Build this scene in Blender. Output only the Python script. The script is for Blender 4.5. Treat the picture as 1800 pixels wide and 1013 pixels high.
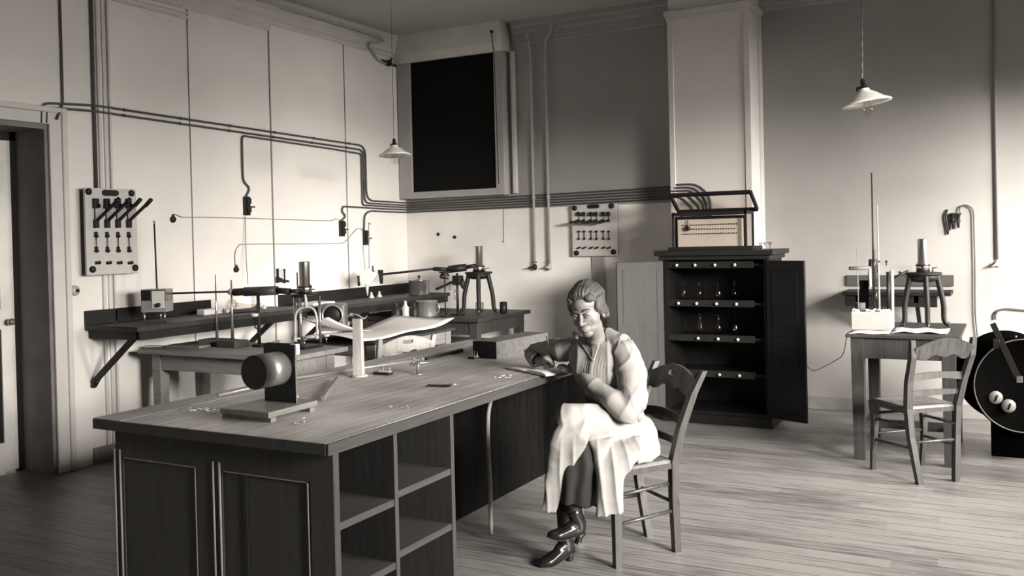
import bpy, bmesh, math, random
from mathutils import Vector, Matrix, noise
S = bpy.context.scene
for o in list(bpy.data.objects): bpy.data.objects.remove(o)
PI = math.pi

# ---------------------------------------------------------------- camera (view camera, level, lens shifted down a little)
YAW, PITCH, ROLL, FPX, CX, CY, EYE = -0.495, -0.0123, -0.0230, 1620.0, 905.0, 438.0, 1.55
_f = Vector((math.sin(YAW)*math.cos(PITCH), math.cos(YAW)*math.cos(PITCH), math.sin(PITCH)))
_r0 = Vector((math.cos(YAW), -math.sin(YAW), 0)); _u0 = _r0.cross(_f)
_r = math.cos(ROLL)*_r0 + math.sin(ROLL)*_u0; _u = -math.sin(ROLL)*_r0 + math.cos(ROLL)*_u0
CAM = Vector((0, 0, EYE))
cam = bpy.data.objects.new('camera', bpy.data.cameras.new('camera')); S.collection.objects.link(cam)
cam.matrix_world = Matrix.Translation(CAM) @ Matrix((_r, _u, -_f)).transposed().to_4x4()
cam.data.sensor_width = 36; cam.data.lens = FPX/1800*36
cam.data.shift_x = (900-CX)/1800; cam.data.shift_y = -(506.5-CY)/1800
cam.data.clip_start = 0.05; S.camera = cam

# survey of the room: sight lines of the view camera cut with the room's own planes
def ray(x, y): return (x-CX)/FPX*_r - (y-CY)/FPX*_u + _f
def LVL(x, y, z): v = ray(x, y); return CAM + v*((z-EYE)/v.z)      # horizontal plane at height z
def LWX(x, y, X=-5.80): v = ray(x, y); return CAM + v*(X/v.x)       # plane parallel to the left wall
def BWY(x, y, Y=8.28): v = ray(x, y); return CAM + v*(Y/v.y)        # plane parallel to the back wall
def DEP(x, y, D): return CAM + ray(x, y)*D
def dep(p): return (Vector(p)-CAM).dot(_f)
def ZAT(p, x, y): return DEP(x, y, dep(p)).z                        # height reached above p

# ---------------------------------------------------------------- light: daylight through the tall windows of the right wall
S.view_settings.view_transform = 'Standard'; S.view_settings.look = 'None'
S.view_settings.exposure = -0.25; S.view_settings.gamma = 1.0
S.cycles.use_denoising = True
S.cycles.max_bounces = 8; S.cycles.diffuse_bounces = 5; S.cycles.glossy_bounces = 3
S.cycles.transmission_bounces = 6; S.cycles.transparent_max_bounces = 8; S.cycles.caustics_reflective = False; S.cycles.caustics_refractive = False
S.cycles.sample_clamp_indirect = 6
W = bpy.data.worlds.new('sky'); S.world = W; W.use_nodes = True
W.node_tree.nodes['Background'].inputs[0].default_value = (1, .985, .96, 1)
W.node_tree.nodes['Background'].inputs[1].default_value = 0.6
RWX = 1.9
WINS = [(1.65, 4.45), (5.3, 7.5)]
WZ0, WZ1 = 0.85, 2.72
def sky_light(name, loc, aim, sx, sy, power, spread=180):
    L = bpy.data.lights.new(name, 'AREA'); L.shape = 'RECTANGLE'; L.size = sx; L.size_y = sy; L.energy = power; L.color = (1, .985, .96); L.spread = math.radians(spread)
    o = bpy.data.objects.new(name, L); S.collection.objects.link(o); o.location = loc
    d = (Vector(aim)-Vector(loc)).normalized(); o.rotation_euler = d.to_track_quat('-Z', 'Y').to_euler(); return o
sky_light('daylight_far_window_high', (4.6, 6.4, 4.3), (1.9, 6.5, 1.8), 3.4, 2.2, 2600)
sky_light('daylight_far_window_low', (11, 5.8, 3.2), (1.9, 6.4, 2.0), 4.5, 4.2, 4700)
sky_light('daylight_middle_window_low', (11, 2.7, 3.2), (1.9, 3.6, 2.0), 6, 5, 500)
sky_light('daylight_middle_window_high', (11, 2.4, 5.6), (1.9, 3.6, 2.0), 6, 3.4, 500)
sky_light('daylight_middle_window_slant', (9, -2.5, 4.4), (1.9, 3.6, 2.0), 4, 3.4, 7500)
sky_light('daylight_middle_window_front', (9, -0.6, 4.2), (1.9, 2.4, 2.0), 4, 3.4, 7200)

# ---------------------------------------------------------------- mesh helpers
class MB:
    def __init__(s): s.bm = bmesh.new()
    def _sm(s, fs, on=True):
        for f in fs: f.smooth = on
    def box(s, x0, x1, y0, y1, z0, z1, bev=0.0, M=None):
        bm = s.bm; vs = [bm.verts.new((x, y, z)) for x in (x0, x1) for y in (y0, y1) for z in (z0, z1)]
        idx = [(0,1,3,2),(4,6,7,5),(0,4,5,1),(2,3,7,6),(0,2,6,4),(1,5,7,3)]
        fs = [bm.faces.new([vs[i] for i in q]) for q in idx]
        if bev > 0:
            es = list({e for f in fs for e in f.edges})
            r = bmesh.ops.bevel(bm, geom=es, offset=bev, segments=2, affect='EDGES', profile=.5)
            vs = list({v for f in r['faces'] for v in f.verts} | {v for v in vs if v.is_valid})
            vs = [v for v in vs if v.is_valid]
            allv = set(vs)
            for f in list(bm.faces):
                if any(v in allv for v in f.verts):
                    for v in f.verts: allv.add(v)
            vs = list(allv)
        if M is not None:
            for v in vs: v.co = M @ v.co
        return s
    def hexa(s, lo, hi):                       # two quads (4 pts each), lofted
        bm = s.bm; a = [bm.verts.new(p) for p in lo]; b = [bm.verts.new(p) for p in hi]; n = len(a)
        bm.faces.new(a[::-1]); bm.faces.new(b)
        for i in range(n): bm.faces.new((a[i], a[(i+1) % n], b[(i+1) % n], b[i]))
        return s
    def bar(s, p0, p1, w, h, up=(0, 0, 1)):    # square bar between two points
        p0 = Vector(p0); p1 = Vector(p1); d = (p1-p0).normalized(); up = Vector(up)
        if abs(d.dot(up)) > .98: up = Vector((0, 1, 0))
        a = d.cross(up).normalized(); b = a.cross(d).normalized()
        q = [(-w/2, -h/2), (w/2, -h/2), (w/2, h/2), (-w/2, h/2)]
        return s.hexa([p0+a*i+b*j for i, j in q], [p1+a*i+b*j for i, j in q])
    def tube(s, pts, r, n=10, cap=True, closed=False):
        bm = s.bm; pts = [Vector(p) for p in pts]; m = len(pts)
        rs = r if isinstance(r, (list, tuple)) else [r]*m
        rings = []; prev = None
        for i, p in enumerate(pts):
            if closed: t = (pts[(i+1) % m]-pts[i-1]).normalized()
            else: t = ((pts[min(i+1, m-1)]-p).normalized() + (p-pts[max(i-1, 0)]).normalized())
            if t.length < 1e-6: t = Vector((0, 0, 1))
            t.normalize()
            if prev is None: a = t.orthogonal().normalized()
            else:
                a = prev - t*prev.dot(t)
                a = a.normalized() if a.length > 1e-5 else t.orthogonal().normalized()
            prev = a; b = t.cross(a)
            rings.append([bm.verts.new(p + (a*math.cos(2*PI*k/n) + b*math.sin(2*PI*k/n))*rs[i]) for k in range(n)])
        for i in range(m if closed else m-1):
            A = rings[i]; B = rings[(i+1) % m]
            for k in range(n):
                f = bm.faces.new((A[k], A[(k+1) % n], B[(k+1) % n], B[k])); f.smooth = True
        if cap and not closed: bm.faces.new(rings[0][::-1]); bm.faces.new(rings[-1])
        return s
    def lathe(s, prof, c=(0, 0, 0), n=24, axis=(0, 0, 1), close=True, smooth=True):   # prof: [(r, h)]
        bm = s.bm; c = Vector(c); ax = Vector(axis).normalized(); a = ax.orthogonal().normalized(); b = ax.cross(a)
        rings = [[bm.verts.new(c + ax*h + (a*math.cos(2*PI*k/n) + b*math.sin(2*PI*k/n))*max(r, 1e-4)) for k in range(n)] for r, h in prof]
        for i in range(len(rings)-1):
            A, B = rings[i], rings[i+1]
            for k in range(n):
                f = bm.faces.new((A[k], A[(k+1) % n], B[(k+1) % n], B[k])); f.smooth = smooth
        if close: bm.faces.new(rings[0][::-1]); bm.faces.new(rings[-1])
        return s
    def ball(s, c, r, sub=3, M=None, sc=(1, 1, 1)):
        m = Matrix.Translation(Vector(c)) @ (M.to_4x4() if M is not None else Matrix()) @ Matrix.Diagonal((r*sc[0], r*sc[1], r*sc[2], 1))
        res = bmesh.ops.create_icosphere(s.bm, subdivisions=sub, radius=1, matrix=m)
        for v in res['verts']:
            for f in v.link_faces: f.smooth = True
        return s
    def prism(s, poly, org, ax, ay, depth):    # 2-d outline in plane (ax, ay) at org, extruded by vector depth
        org = Vector(org); ax = Vector(ax); ay = Vector(ay); d = Vector(depth)
        lo = [org+ax*x+ay*y for x, y in poly]
        if ax.cross(ay).dot(d) < 0: lo = lo[::-1]
        return s.hexa(lo, [p+d for p in lo])
    def sheet(s, grid, th=0.002):              # thin curved sheet from a grid of points, with thickness
        bm = s.bm; nu = len(grid); nv = len(grid[0]); top = []; bot = []
        for i in range(nu):
            rt = []; rb = []
            for j in range(nv):
                du = Vector(grid[min(i+1, nu-1)][j]) - Vector(grid[max(i-1, 0)][j]); dv = Vector(grid[i][min(j+1, nv-1)]) - Vector(grid[i][max(j-1, 0)])
                nn = du.cross(dv); nn = nn.normalized() if nn.length > 1e-9 else Vector((0, 0, 1))
                rt.append(bm.verts.new(Vector(grid[i][j]))); rb.append(bm.verts.new(Vector(grid[i][j]) - nn*th))
            top.append(rt); bot.append(rb)
        for i in range(nu-1):
            for j in range(nv-1):
                bm.faces.new((top[i][j], top[i+1][j], top[i+1][j+1], top[i][j+1])).smooth = True
                bm.faces.new((bot[i][j], bot[i][j+1], bot[i+1][j+1], bot[i+1][j])).smooth = True
        for i in range(nu-1):
            bm.faces.new((top[i][0], bot[i][0], bot[i+1][0], top[i+1][0])); bm.faces.new((top[i][-1], top[i+1][-1], bot[i+1][-1], bot[i][-1]))
        for j in range(nv-1):
            bm.faces.new((top[0][j], top[0][j+1], bot[0][j+1], bot[0][j])); bm.faces.new((top[-1][j], bot[-1][j], bot[-1][j+1], top[-1][j+1]))
        return s

MW = {}
def _place(o, parent, loc=(0, 0, 0), rz=0.0):
    M = Matrix.Translation(Vector(loc)) @ Matrix.Rotation(rz, 4, 'Z')
    if parent is None:
        o.matrix_basis = M; MW[o.name] = M
    else:
        o.parent = parent; o.matrix_basis = Matrix(); MW[o.name] = MW[parent.name].copy()
def _mesh(name, mb, mat, Minv=None):
    bm = mb.bm
    if Minv is not None: bm.transform(Minv)
    bmesh.ops.recalc_face_normals(bm, faces=bm.faces)
    me = bpy.data.meshes.new(name); bm.to_mesh(me); bm.free()
    if mat is not None:
        for m in (mat if isinstance(mat, (list, tuple)) else [mat]): me.materials.append(m)
    return me
def tag(o, label, cat, group=None):
    o['label'] = label; o['category'] = cat
    if group: o['group'] = group
def thing(name, label, cat, loc=(0, 0, 0), rz=0.0, group=None):
    o = bpy.data.objects.new(name, None); o.empty_display_size = .05; S.collection.objects.link(o); _place(o, None, loc, rz); tag(o, label, cat, group); return o
def part(t, name, mb, mat, world=False, label=None):
    o = bpy.data.objects.new(name, _mesh(name, mb, mat, MW[t.name].inverted() if world else None)); S.collection.objects.link(o); _place(o, t)
    if label: o['label'] = label
    return o
def solo(name, mb, mat, label, cat, loc=(0, 0, 0), rz=0.0, world=True, group=None):
    M = Matrix.Translation(Vector(loc)) @ Matrix.Rotation(rz, 4, 'Z')
    o = bpy.data.objects.new(name, _mesh(name, mb, mat, M.inverted() if world else None)); S.collection.objects.link(o); _place(o, None, loc, rz); tag(o, label, cat, group); return o
def struct(name, mb, mat, parent=None):
    o = bpy.data.objects.new(name, _mesh(name, mb, mat)); S.collection.objects.link(o); _place(o, parent)
    if parent is None: o['kind'] = 'structure'
    return o
def copy_tree(o, parent=None):
    c = o.copy(); S.collection.objects.link(c)
    if parent is not None: c.parent = parent
    for ch in [k for k in bpy.data.objects if k.parent == o]: copy_tree(ch, c)
    return c
def smoothpts(pts, r=0.05, n=5):               # round the corners of a polyline
    pts = [Vector(p) for p in pts]; out = [pts[0]]
    for i in range(1, len(pts)-1):
        a = pts[i-1]-pts[i]; b = pts[i+1]-pts[i]; q = min(r, a.length*.45, b.length*.45)
        A = pts[i]+a.normalized()*q; B = pts[i]+b.normalized()*q
        for k in range(n+1):
            t = k/n; out.append(A*(1-t)**2 + pts[i]*2*t*(1-t) + B*t*t)
    out.append(pts[-1]); return out
def catmull(pts, n=6):
    P = [Vector(p) for p in pts]; P = [P[0]*2-P[1]] + P + [P[-1]*2-P[-2]]; out = []
    for i in range(1, len(P)-2):
        for k in range(n):
            t = k/n; a, b, c, d = P[i-1:i+3]
            out.append(.5*((2*b)+(c-a)*t+(2*a-5*b+4*c-d)*t*t+(3*b-a-3*c+d)*t**3))
    out.append(P[-2]); return out

# ---------------------------------------------------------------- materials (the print is warm black and white, so every surface is a warm grey)
def G(v): return (v*1.015, v*.99, v*.96, 1)
def mat(name, v, rough=.6, metal=0.0, var=0.12, scale=6.0, bump=0.0, bscale=60.0, spec=.5, stretch=(1, 1, 1), coat=0.0):
    m = bpy.data.materials.new(name); m.use_nodes = True; nt = m.node_tree; N = nt.nodes; Lk = nt.links; b = N['Principled BSDF']
    b.inputs['Roughness'].default_value = rough; b.inputs['Metallic'].default_value = metal; b.inputs['Specular IOR Level'].default_value = spec
    b.inputs['Coat Weight'].default_value = coat
    tc = N.new('ShaderNodeTexCoord'); mp = N.new('ShaderNodeMapping'); mp.inputs['Scale'].default_value = stretch; Lk.new(tc.outputs['Object'], mp.inputs[0])
    no = N.new('ShaderNodeTexNoise'); no.inputs['Scale'].default_value = scale; no.inputs['Detail'].default_value = 6; Lk.new(mp.outputs[0], no.inputs[0])
    cr = N.new('ShaderNodeValToRGB'); cr.color_ramp.elements[0].position = .3; cr.color_ramp.elements[1].position = .7
    cr.color_ramp.elements[0].color = G(v*(1-var)); cr.color_ramp.elements[1].color = G(min(v*(1+var), .95))
    Lk.new(no.outputs[0], cr.inputs[0]); Lk.new(cr.outputs[0], b.inputs['Base Color'])
    if bump > 0:
        n2 = N.new('ShaderNodeTexNoise'); n2.inputs['Scale'].default_value = bscale; n2.inputs['Detail'].default_value = 4; Lk.new(mp.outputs[0], n2.inputs[0])
        bp = N.new('ShaderNodeBump'); bp.inputs['Strength'].default_value = bump; bp.inputs['Distance'].default_value = .01; Lk.new(n2.outputs[0], bp.inputs['Height']); Lk.new(bp.outputs[0], b.inputs['Normal'])
    return m
def wood(name, lo, hi, axis='Y', rough=.45, scale=3.0, bump=.08, spec=.5, stain=0.0):
    st = {'X': (1, 14, 14), 'Y': (14, 1, 14), 'Z': (14, 14, 1)}[axis]
    m = bpy.data.materials.new(name); m.use_nodes = True; nt = m.node_tree; N = nt.nodes; Lk = nt.links; b = N['Principled BSDF']
    b.inputs['Roughness'].default_value = rough; b.inputs['Specular IOR Level'].default_value = spec
    tc = N.new('ShaderNodeTexCoord'); mp = N.new('ShaderNodeMapping'); mp.inputs['Scale'].default_value = st; Lk.new(tc.outputs['Object'], mp.inputs[0])
    no = N.new('ShaderNodeTexNoise'); no.inputs['Scale'].default_value = scale; no.inputs['Detail'].default_value = 8; no.inputs['Roughness'].default_value = .65; no.inputs['Distortion'].default_value = .6; Lk.new(mp.outputs[0], no.inputs[0])
    cr = N.new('ShaderNodeValToRGB'); cr.color_ramp.elements[0].position = .32; cr.color_ramp.elements[1].position = .68
    cr.color_ramp.elements[0].color = G(lo); cr.color_ramp.elements[1].color = G(hi); Lk.new(no.outputs[0], cr.inputs[0])
    out = cr.outputs[0]
    if stain > 0:
        n3 = N.new('ShaderNodeTexNoise'); n3.inputs['Scale'].default_value = 2.2; n3.inputs['Detail'].default_value = 5; Lk.new(tc.outputs['Object'], n3.inputs[0])
        r3 = N.new('ShaderNodeValToRGB'); r3.color_ramp.elements[0].position = .38; r3.color_ramp.elements[1].position = .6; r3.color_ramp.elements[0].color = (1-stain,)*3+(1,); r3.color_ramp.elements[1].color = (1, 1, 1, 1)
        Lk.new(n3.outputs[0], r3.inputs[0]); mx = N.new('ShaderNodeMix'); mx.data_type = 'RGBA'; mx.blend_type = 'MULTIPLY'; mx.inputs[0].default_value = 1
        Lk.new(out, mx.inputs[6]); Lk.new(r3.outputs[0], mx.inputs[7]); out = mx.outputs[2]
    Lk.new(out, b.inputs['Base Color'])
    bp = N.new('ShaderNodeBump'); bp.inputs['Strength'].default_value = bump; bp.inputs['Distance'].default_value = .005; Lk.new(no.outputs[0], bp.inputs['Height']); Lk.new(bp.outputs[0], b.inputs['Normal'])
    return m
def glassmat(name, v=.97, rough=.02, alpha=.25):
    m = bpy.data.materials.new(name); m.use_nodes = True; nt = m.node_tree; N = nt.nodes; Lk = nt.links; N.remove(N['Principled BSDF'])
    t = N.new('ShaderNodeBsdfTransparent'); t.inputs[0].default_value = G(v); g = N.new('ShaderNodeBsdfGlossy'); g.inputs['Roughness'].default_value = rough
    lw = N.new('ShaderNodeLayerWeight'); lw.inputs[0].default_value = .5; pw = N.new('ShaderNodeMath'); pw.operation = 'POWER'; pw.inputs[1].default_value = 3.5; Lk.new(lw.outputs['Facing'], pw.inputs[0]); ml = N.new('ShaderNodeMath'); ml.operation = 'MULTIPLY_ADD'; ml.inputs[1].default_value = alpha*1.6; ml.inputs[2].default_value = .03; Lk.new(pw.outputs[0], ml.inputs[0]); mx = N.new('ShaderNodeMixShader')
    Lk.new(ml.outputs[0], mx.inputs[0]); Lk.new(t.outputs[0], mx.inputs[1]); Lk.new(g.outputs[0], mx.inputs[2]); Lk.new(mx.outputs[0], N['Material Output'].inputs[0]); return m
M = {}
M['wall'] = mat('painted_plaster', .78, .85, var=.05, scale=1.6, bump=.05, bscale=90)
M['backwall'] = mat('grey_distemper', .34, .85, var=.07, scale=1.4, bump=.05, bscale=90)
M['frontwall'] = mat('dark_distemper', .10, .85, var=.07)
M['backtrim'] = mat('grey_cornice_paint', .34, .6, var=.08)
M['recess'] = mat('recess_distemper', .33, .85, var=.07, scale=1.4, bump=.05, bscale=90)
M['dado'] = mat('light_distemper', .80, .85, var=.09, scale=2.2, bump=.05, bscale=90)
M['trimdark2'] = mat('grey_window_frame', .38, .6, var=.06)
M['trim'] = mat('painted_trim', .62, .6, var=.05, scale=5)
M['trimdark'] = mat('grey_trim', .25, .6, var=.08)
M['ceil'] = mat('ceiling_plaster', .45, .9, var=.05, scale=1.2)
M['base'] = mat('grey_baseboard', .24, .7, var=.12, scale=9)
M['black'] = mat('black_cloth', .008, .9, spec=.1, var=.1)
M['dark'] = mat('black_painted', .012, .5, var=.2, spec=.3)
M['iron'] = mat('blackened_iron', .014, .5, var=.2, spec=.3)
M['conduit'] = mat('lead_conduit', .07, .5, var=.15, scale=30)
M['conduitl'] = mat('painted_gas_pipe', .42, .5, var=.1)
M['wire'] = mat('cloth_wire', .22, .8)
M['steel'] = mat('bright_steel', .55, .22, metal=.9, var=.05)
M['brass'] = mat('lacquered_brass', .38, .3, metal=.85, var=.12)
M['marble'] = mat('white_marble', .55, .35, var=.05, scale=12)
M['white'] = mat('white_enamel', .42, .3, var=.03)
M['paper'] = mat('paper', .68, .85, var=.03, scale=14)
M['card'] = mat('cardboard', .075, .8, var=.25, scale=40)
M['desktop'] = wood('worn_desk_top', .26, .56, 'Y', .45, 2.2, .1, stain=.4)
M['deskend'] = wood('stained_oak_and_end_shade', .09, .11, 'Z', .8, 3.0, .08, .1)  # oak of the desk end, also the painted shade on the top's end edge
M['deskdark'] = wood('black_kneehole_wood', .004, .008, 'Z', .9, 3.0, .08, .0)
M['deskpale'] = wood('bare_oak_edge', .03, .05, 'Y', .7, 3.0, .08, .3)
M['deskpalez'] = wood('bare_oak_upright', .03, .05, 'Z', .7, 3.0, .08, .3)
M['deskin'] = wood('stained_pine_inside', .015, .04, 'Z', .6)
M['table'] = wood('oiled_table_wood', .02, .045, 'X', .55, 3.0, .08, .3)
M['tablez'] = wood('oiled_table_leg', .025, .05, 'Z', .55, 3.0, .08, .3)
M['tablel'] = wood('pale_table_wood', .12, .2, 'Y', .55)
M['chair'] = wood('walnut_chair', .02, .05, 'Z', .4)
M['seat'] = mat('rush_seat', .13, .7, var=.25, scale=30, bump=.3, bscale=120)
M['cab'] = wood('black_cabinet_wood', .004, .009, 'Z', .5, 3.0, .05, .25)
M['cabdoorlit'] = wood('lit_cabinet_door', .022, .036, 'Z', .6, 2.5, .08, .3)  # paler copy of the cabinet wood, carrying the light on the left door
M['glass'] = glassmat('window_glass')
M['glassb'] = glassmat('flask_glass', .85, .03, .45)
M['porc'] = mat('porcelain', .55, .2, var=.02)
M['t1'] = wood('scrubbed_table_wood', .2, .32, 'X', .6, 3.0, .08, .2)
M['soot'] = mat('matt_black_drum', .002, .95, spec=0, var=.1)
M['darkgrey'] = mat('dark_grey_and_wall_shade', .07, .6, spec=.2)  # shelf back board, and the painted shade low on the back wall
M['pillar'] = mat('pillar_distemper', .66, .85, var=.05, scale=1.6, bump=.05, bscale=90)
M['leaf'] = mat('door_paint', .85, .5, var=.2, scale=3)
M['deskborder'] = wood('desk_border_wood', .2, .38, 'Y', .5)
M['card2'] = mat('ivory_knob', .16, .4)
M['bead'] = mat('pale_bead', .55, .5)  # much paler than the wood of the desk end
M['reveal'] = mat('dark_reveal_paint', .20, .6, spec=.2)
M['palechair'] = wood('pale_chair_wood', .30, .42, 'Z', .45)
M['brassd'] = mat('tarnished_brass', .06, .5, metal=.3, var=.2)
M['tabledk'] = wood('dark_wood_block', .03, .06, 'X', .5)
M['tablemid'] = wood('brown_wood_case', .08, .15, 'X', .4)
M['boardw'] = wood('base_board_wood', .12, .2, 'Y', .5)
M['drum'] = mat('darkened_metal_drum', .30, .42, metal=.7, var=.45, scale=9)
M['tubew'] = mat('pale_metal_tube', .4, .3, metal=.5)
M['plasterw'] = mat('cracked_plaster', .42, .7, var=.25, scale=30, stretch=(1, 1, .15))
M['trimmid'] = mat('grey_paint', .12, .5)
def floor_mat():
    m = bpy.data.materials.new('floor_boards'); m.use_nodes = True; nt = m.node_tree; N = nt.nodes; Lk = nt.links; b = N['Principled BSDF']
    b.inputs['Roughness'].default_value = .42
    tc = N.new('ShaderNodeTexCoord'); sp = N.new('ShaderNodeSeparateXYZ'); Lk.new(tc.outputs['Object'], sp.inputs[0])
    dv = N.new('ShaderNodeMath'); dv.operation = 'DIVIDE'; dv.inputs[1].default_value = .115; Lk.new(sp.outputs[1], dv.inputs[0])
    fl = N.new('ShaderNodeMath'); fl.operation = 'FLOOR'; Lk.new(dv.outputs[0], fl.inputs[0])
    fr = N.new('ShaderNodeMath'); fr.operation = 'FRACT'; Lk.new(dv.outputs[0], fr.inputs[0])
    cx = N.new('ShaderNodeCombineXYZ'); Lk.new(fl.outputs[0], cx.inputs[1]); 
    xs = N.new('ShaderNodeMath'); xs.operation = 'MULTIPLY_ADD'; xs.inputs[1].default_value = .45; Lk.new(sp.outputs[0], xs.inputs[0])
    wn0 = N.new('ShaderNodeTexWhiteNoise'); wn0.noise_dimensions = '1D'; Lk.new(fl.outputs[0], wn0.inputs['W']); Lk.new(wn0.outputs[0], xs.inputs[2])
    fx = N.new('ShaderNodeMath'); fx.operation = 'FLOOR'; Lk.new(xs.outputs[0], fx.inputs[0]); Lk.new(fx.outputs[0], cx.inputs[0])
    wn = N.new('ShaderNodeTexWhiteNoise'); wn.noise_dimensions = '2D'; Lk.new(cx.outputs[0], wn.inputs[0])
    mp = N.new('ShaderNodeMapping'); mp.inputs['Scale'].default_value = (1.2, 16, 1); Lk.new(tc.outputs['Object'], mp.inputs[0])
    no = N.new('ShaderNodeTexNoise'); no.inputs['Scale'].default_value = 3; no.inputs['Detail'].default_value = 8; Lk.new(mp.outputs[0], no.inputs[0])
    n2 = N.new('ShaderNodeTexNoise'); n2.inputs['Scale'].default_value = 1.3; n2.inputs['Detail'].default_value = 4; Lk.new(tc.outputs['Object'], n2.inputs[0])
    a = N.new('ShaderNodeMath'); a.operation = 'MULTIPLY_ADD'; a.inputs[1].default_value = .2; Lk.new(wn.outputs[0], a.inputs[0]); Lk.new(no.outputs[0], a.inputs[2])
    a2 = N.new('ShaderNodeMath'); a2.operation = 'MULTIPLY_ADD'; a2.inputs[1].default_value = .6; Lk.new(n2.outputs[0], a2.inputs[0]); Lk.new(a.outputs[0], a2.inputs[2])
    cr = N.new('ShaderNodeValToRGB'); cr.color_ramp.elements[0].position = .65; cr.color_ramp.elements[1].position = 1.25; cr.color_ramp.elements[0].color = G(.08); cr.color_ramp.elements[1].color = G(.20); Lk.new(a2.outputs[0], cr.inputs[0])
    gp = N.new('ShaderNodeMath'); gp.operation = 'GREATER_THAN'; gp.inputs[1].default_value = .045; Lk.new(fr.outputs[0], gp.inputs[0])
    mx = N.new('ShaderNodeMix'); mx.data_type = 'RGBA'; mx.inputs[6].default_value = G(.035); Lk.new(gp.outputs[0], mx.inputs[0]); Lk.new(cr.outputs[0], mx.inputs[7]); Lk.new(mx.outputs[2], b.inputs['Base Color'])
    bp = N.new('ShaderNodeBump'); bp.inputs['Strength'].default_value = .2; bp.inputs['Distance'].default_value = .004; Lk.new(gp.outputs[0], bp.inputs['Height']); Lk.new(bp.outputs[0], b.inputs['Normal'])
    return m
M['floor'] = floor_mat()
# ================================================================ THE ROOM
LX, BY, CZ, FY = -5.80, 8.28, 3.72, -2.6
PX0, PX1, PY = -2.66, -1.945, 7.88       # chimney breast
struct('floor', MB().box(LX-.6, RWX+.3, FY-.2, BY+.2, -.1, 0), M['floor'])
struct('ceiling', MB().box(LX-.2, RWX+.2, FY-.2, BY+.2, CZ, CZ+.1), M['ceil'])
DY0, DY1, DZ = 2.75, 4.055, 2.405        # doorway in the left wall
b = MB(); b.box(LX-.32, LX, FY-.2, DY0, 0, CZ); b.box(LX-.32, LX, DY1, BY+.2, 0, CZ); b.box(LX-.32, LX, DY0, DY1, DZ, CZ)
struct('wall_left', b, M['wall'])
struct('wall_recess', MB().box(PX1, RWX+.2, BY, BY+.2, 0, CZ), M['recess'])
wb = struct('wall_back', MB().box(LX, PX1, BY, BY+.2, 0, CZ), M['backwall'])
WZ = BWY(940, 597, BY).z
struct('dado', MB().box(LX, PX0, BY-.004, BY-.0005, WZ, 1.845), M['dado'], wb)
struct('wall_shade_strip', MB().box(LX, PX0, BY-.012, BY-.0005, 0, WZ, .003), M['darkgrey'], wb)  # dark strip standing in for the shade along the foot of the wall
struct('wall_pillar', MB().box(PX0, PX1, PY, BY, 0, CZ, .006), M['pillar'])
struct('wall_front', MB().box(LX, RWX+.2, FY-.2, FY, 0, CZ), M['frontwall'])
b = MB(); ys = [FY] + [v for w in WINS for v in w] + [BY]
b.box(RWX, RWX+.28, FY, BY, 0, WZ0); b.box(RWX, RWX+.28, FY, BY, WZ1, CZ)
for i in range(0, len(ys), 2): b.box(RWX, RWX+.28, ys[i], ys[i+1], WZ0, WZ1)
struct('wall_right', b, M['wall'])
for i, (y0, y1) in enumerate(WINS):
    f = MB(); X0, X1 = RWX+.16, RWX+.20
    for (a, c) in ((y0, y0+.06), (y1-.06, y1), ((y0+y1)/2-.03, (y0+y1)/2+.03)): f.box(X0, X1, a, c, WZ0, WZ1)
    for z in (WZ0, WZ1-.06, WZ0+(WZ1-WZ0)*.36, WZ0+(WZ1-WZ0)*.68): f.box(X0, X1, y0, y1, z, z+.045)
    w = struct('window_%d' % (i+1), f, M['trim'])
    g = struct('pane', MB().box(X0+.015, X0+.02, y0+.02, y1-.02, WZ0+.02, WZ1-.02), M['glass'], w)
    struct('window_sill', MB().box(RWX-.04, RWX+.28, y0-.03, y1+.03, WZ0-.03, WZ0), M['trim'], w)

# cornices, baseboards, panel mouldings
def run_y(b, x, prof, y0, y1):            # profile [(dx, z)] run along the left wall
    b.hexa([(x+dx, y0, z) for dx, z in prof], [(x+dx, y1, z) for dx, z in prof])
cp = [(0, 3.50), (.012, 3.50), (.022, 3.515), (.022, 3.535), (.05, 3.545), (.05, 3.60), (.075, 3.62), (.075, 3.66), (.10, 3.675), (.10, CZ), (0, CZ)]
b = MB(); run_y(b, LX, cp, 6.22, BY)
cq = [(0, 3.44), (.015, 3.44), (.03, 3.455), (.03, 3.475), (.05, 3.49), (.05, 3.53), (.085, 3.55), (.085, 3.60), (.12, 3.62), (.12, 3.67), (.15, 3.69), (.15, CZ), (0, CZ)]
run_y(b, LX, cq, FY, 6.22); struct('trim_1', b, M['trim'])
b = MB(); b.hexa([(-4.42, BY-dx, z) for dx, z in cp], [(PX0, BY-dx, z) for dx, z in cp]); struct('trim_2', b, M['backtrim'])
b = MB()
b.hexa([(PX1, BY-dx, z) for dx, z in cp], [(RWX, BY-dx, z) for dx, z in cp]); struct('trim_3', b, M['backtrim'])
b = MB(); b.box(PX0-.03, PX1+.03, PY-.035, BY-.001, 3.47, 3.52, .006); b.box(PX0-.015, PX1+.015, PY-.018, BY-.001, 3.44, 3.47, .004); struct('trim_4', b, M['trim'])
b = MB()                                   # corner beads of the chimney breast
b.box(PX0-.006, PX0+.045, PY-.012, PY+.03, 0, 3.44, .006); b.box(PX1-.05, PX1+.008, PY-.012, PY+.03, 0, 3.44, .006); b.box(PX1-.001, PX1+.016, BY-.10, BY-.001, 0, 3.44, .005)
struct('trim_5', b, M['trim'])
struct('baseboard_left', MB().box(LX, LX+.018, 4.33, BY, 0, .115, .004), M['base'])
b = MB(); b.box(LX+.018, PX0, BY-.018, BY, 0, .115, .004); b.box(PX1, RWX, BY-.018, BY, 0, .115, .004); struct('baseboard_back', b, M['base'])
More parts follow.
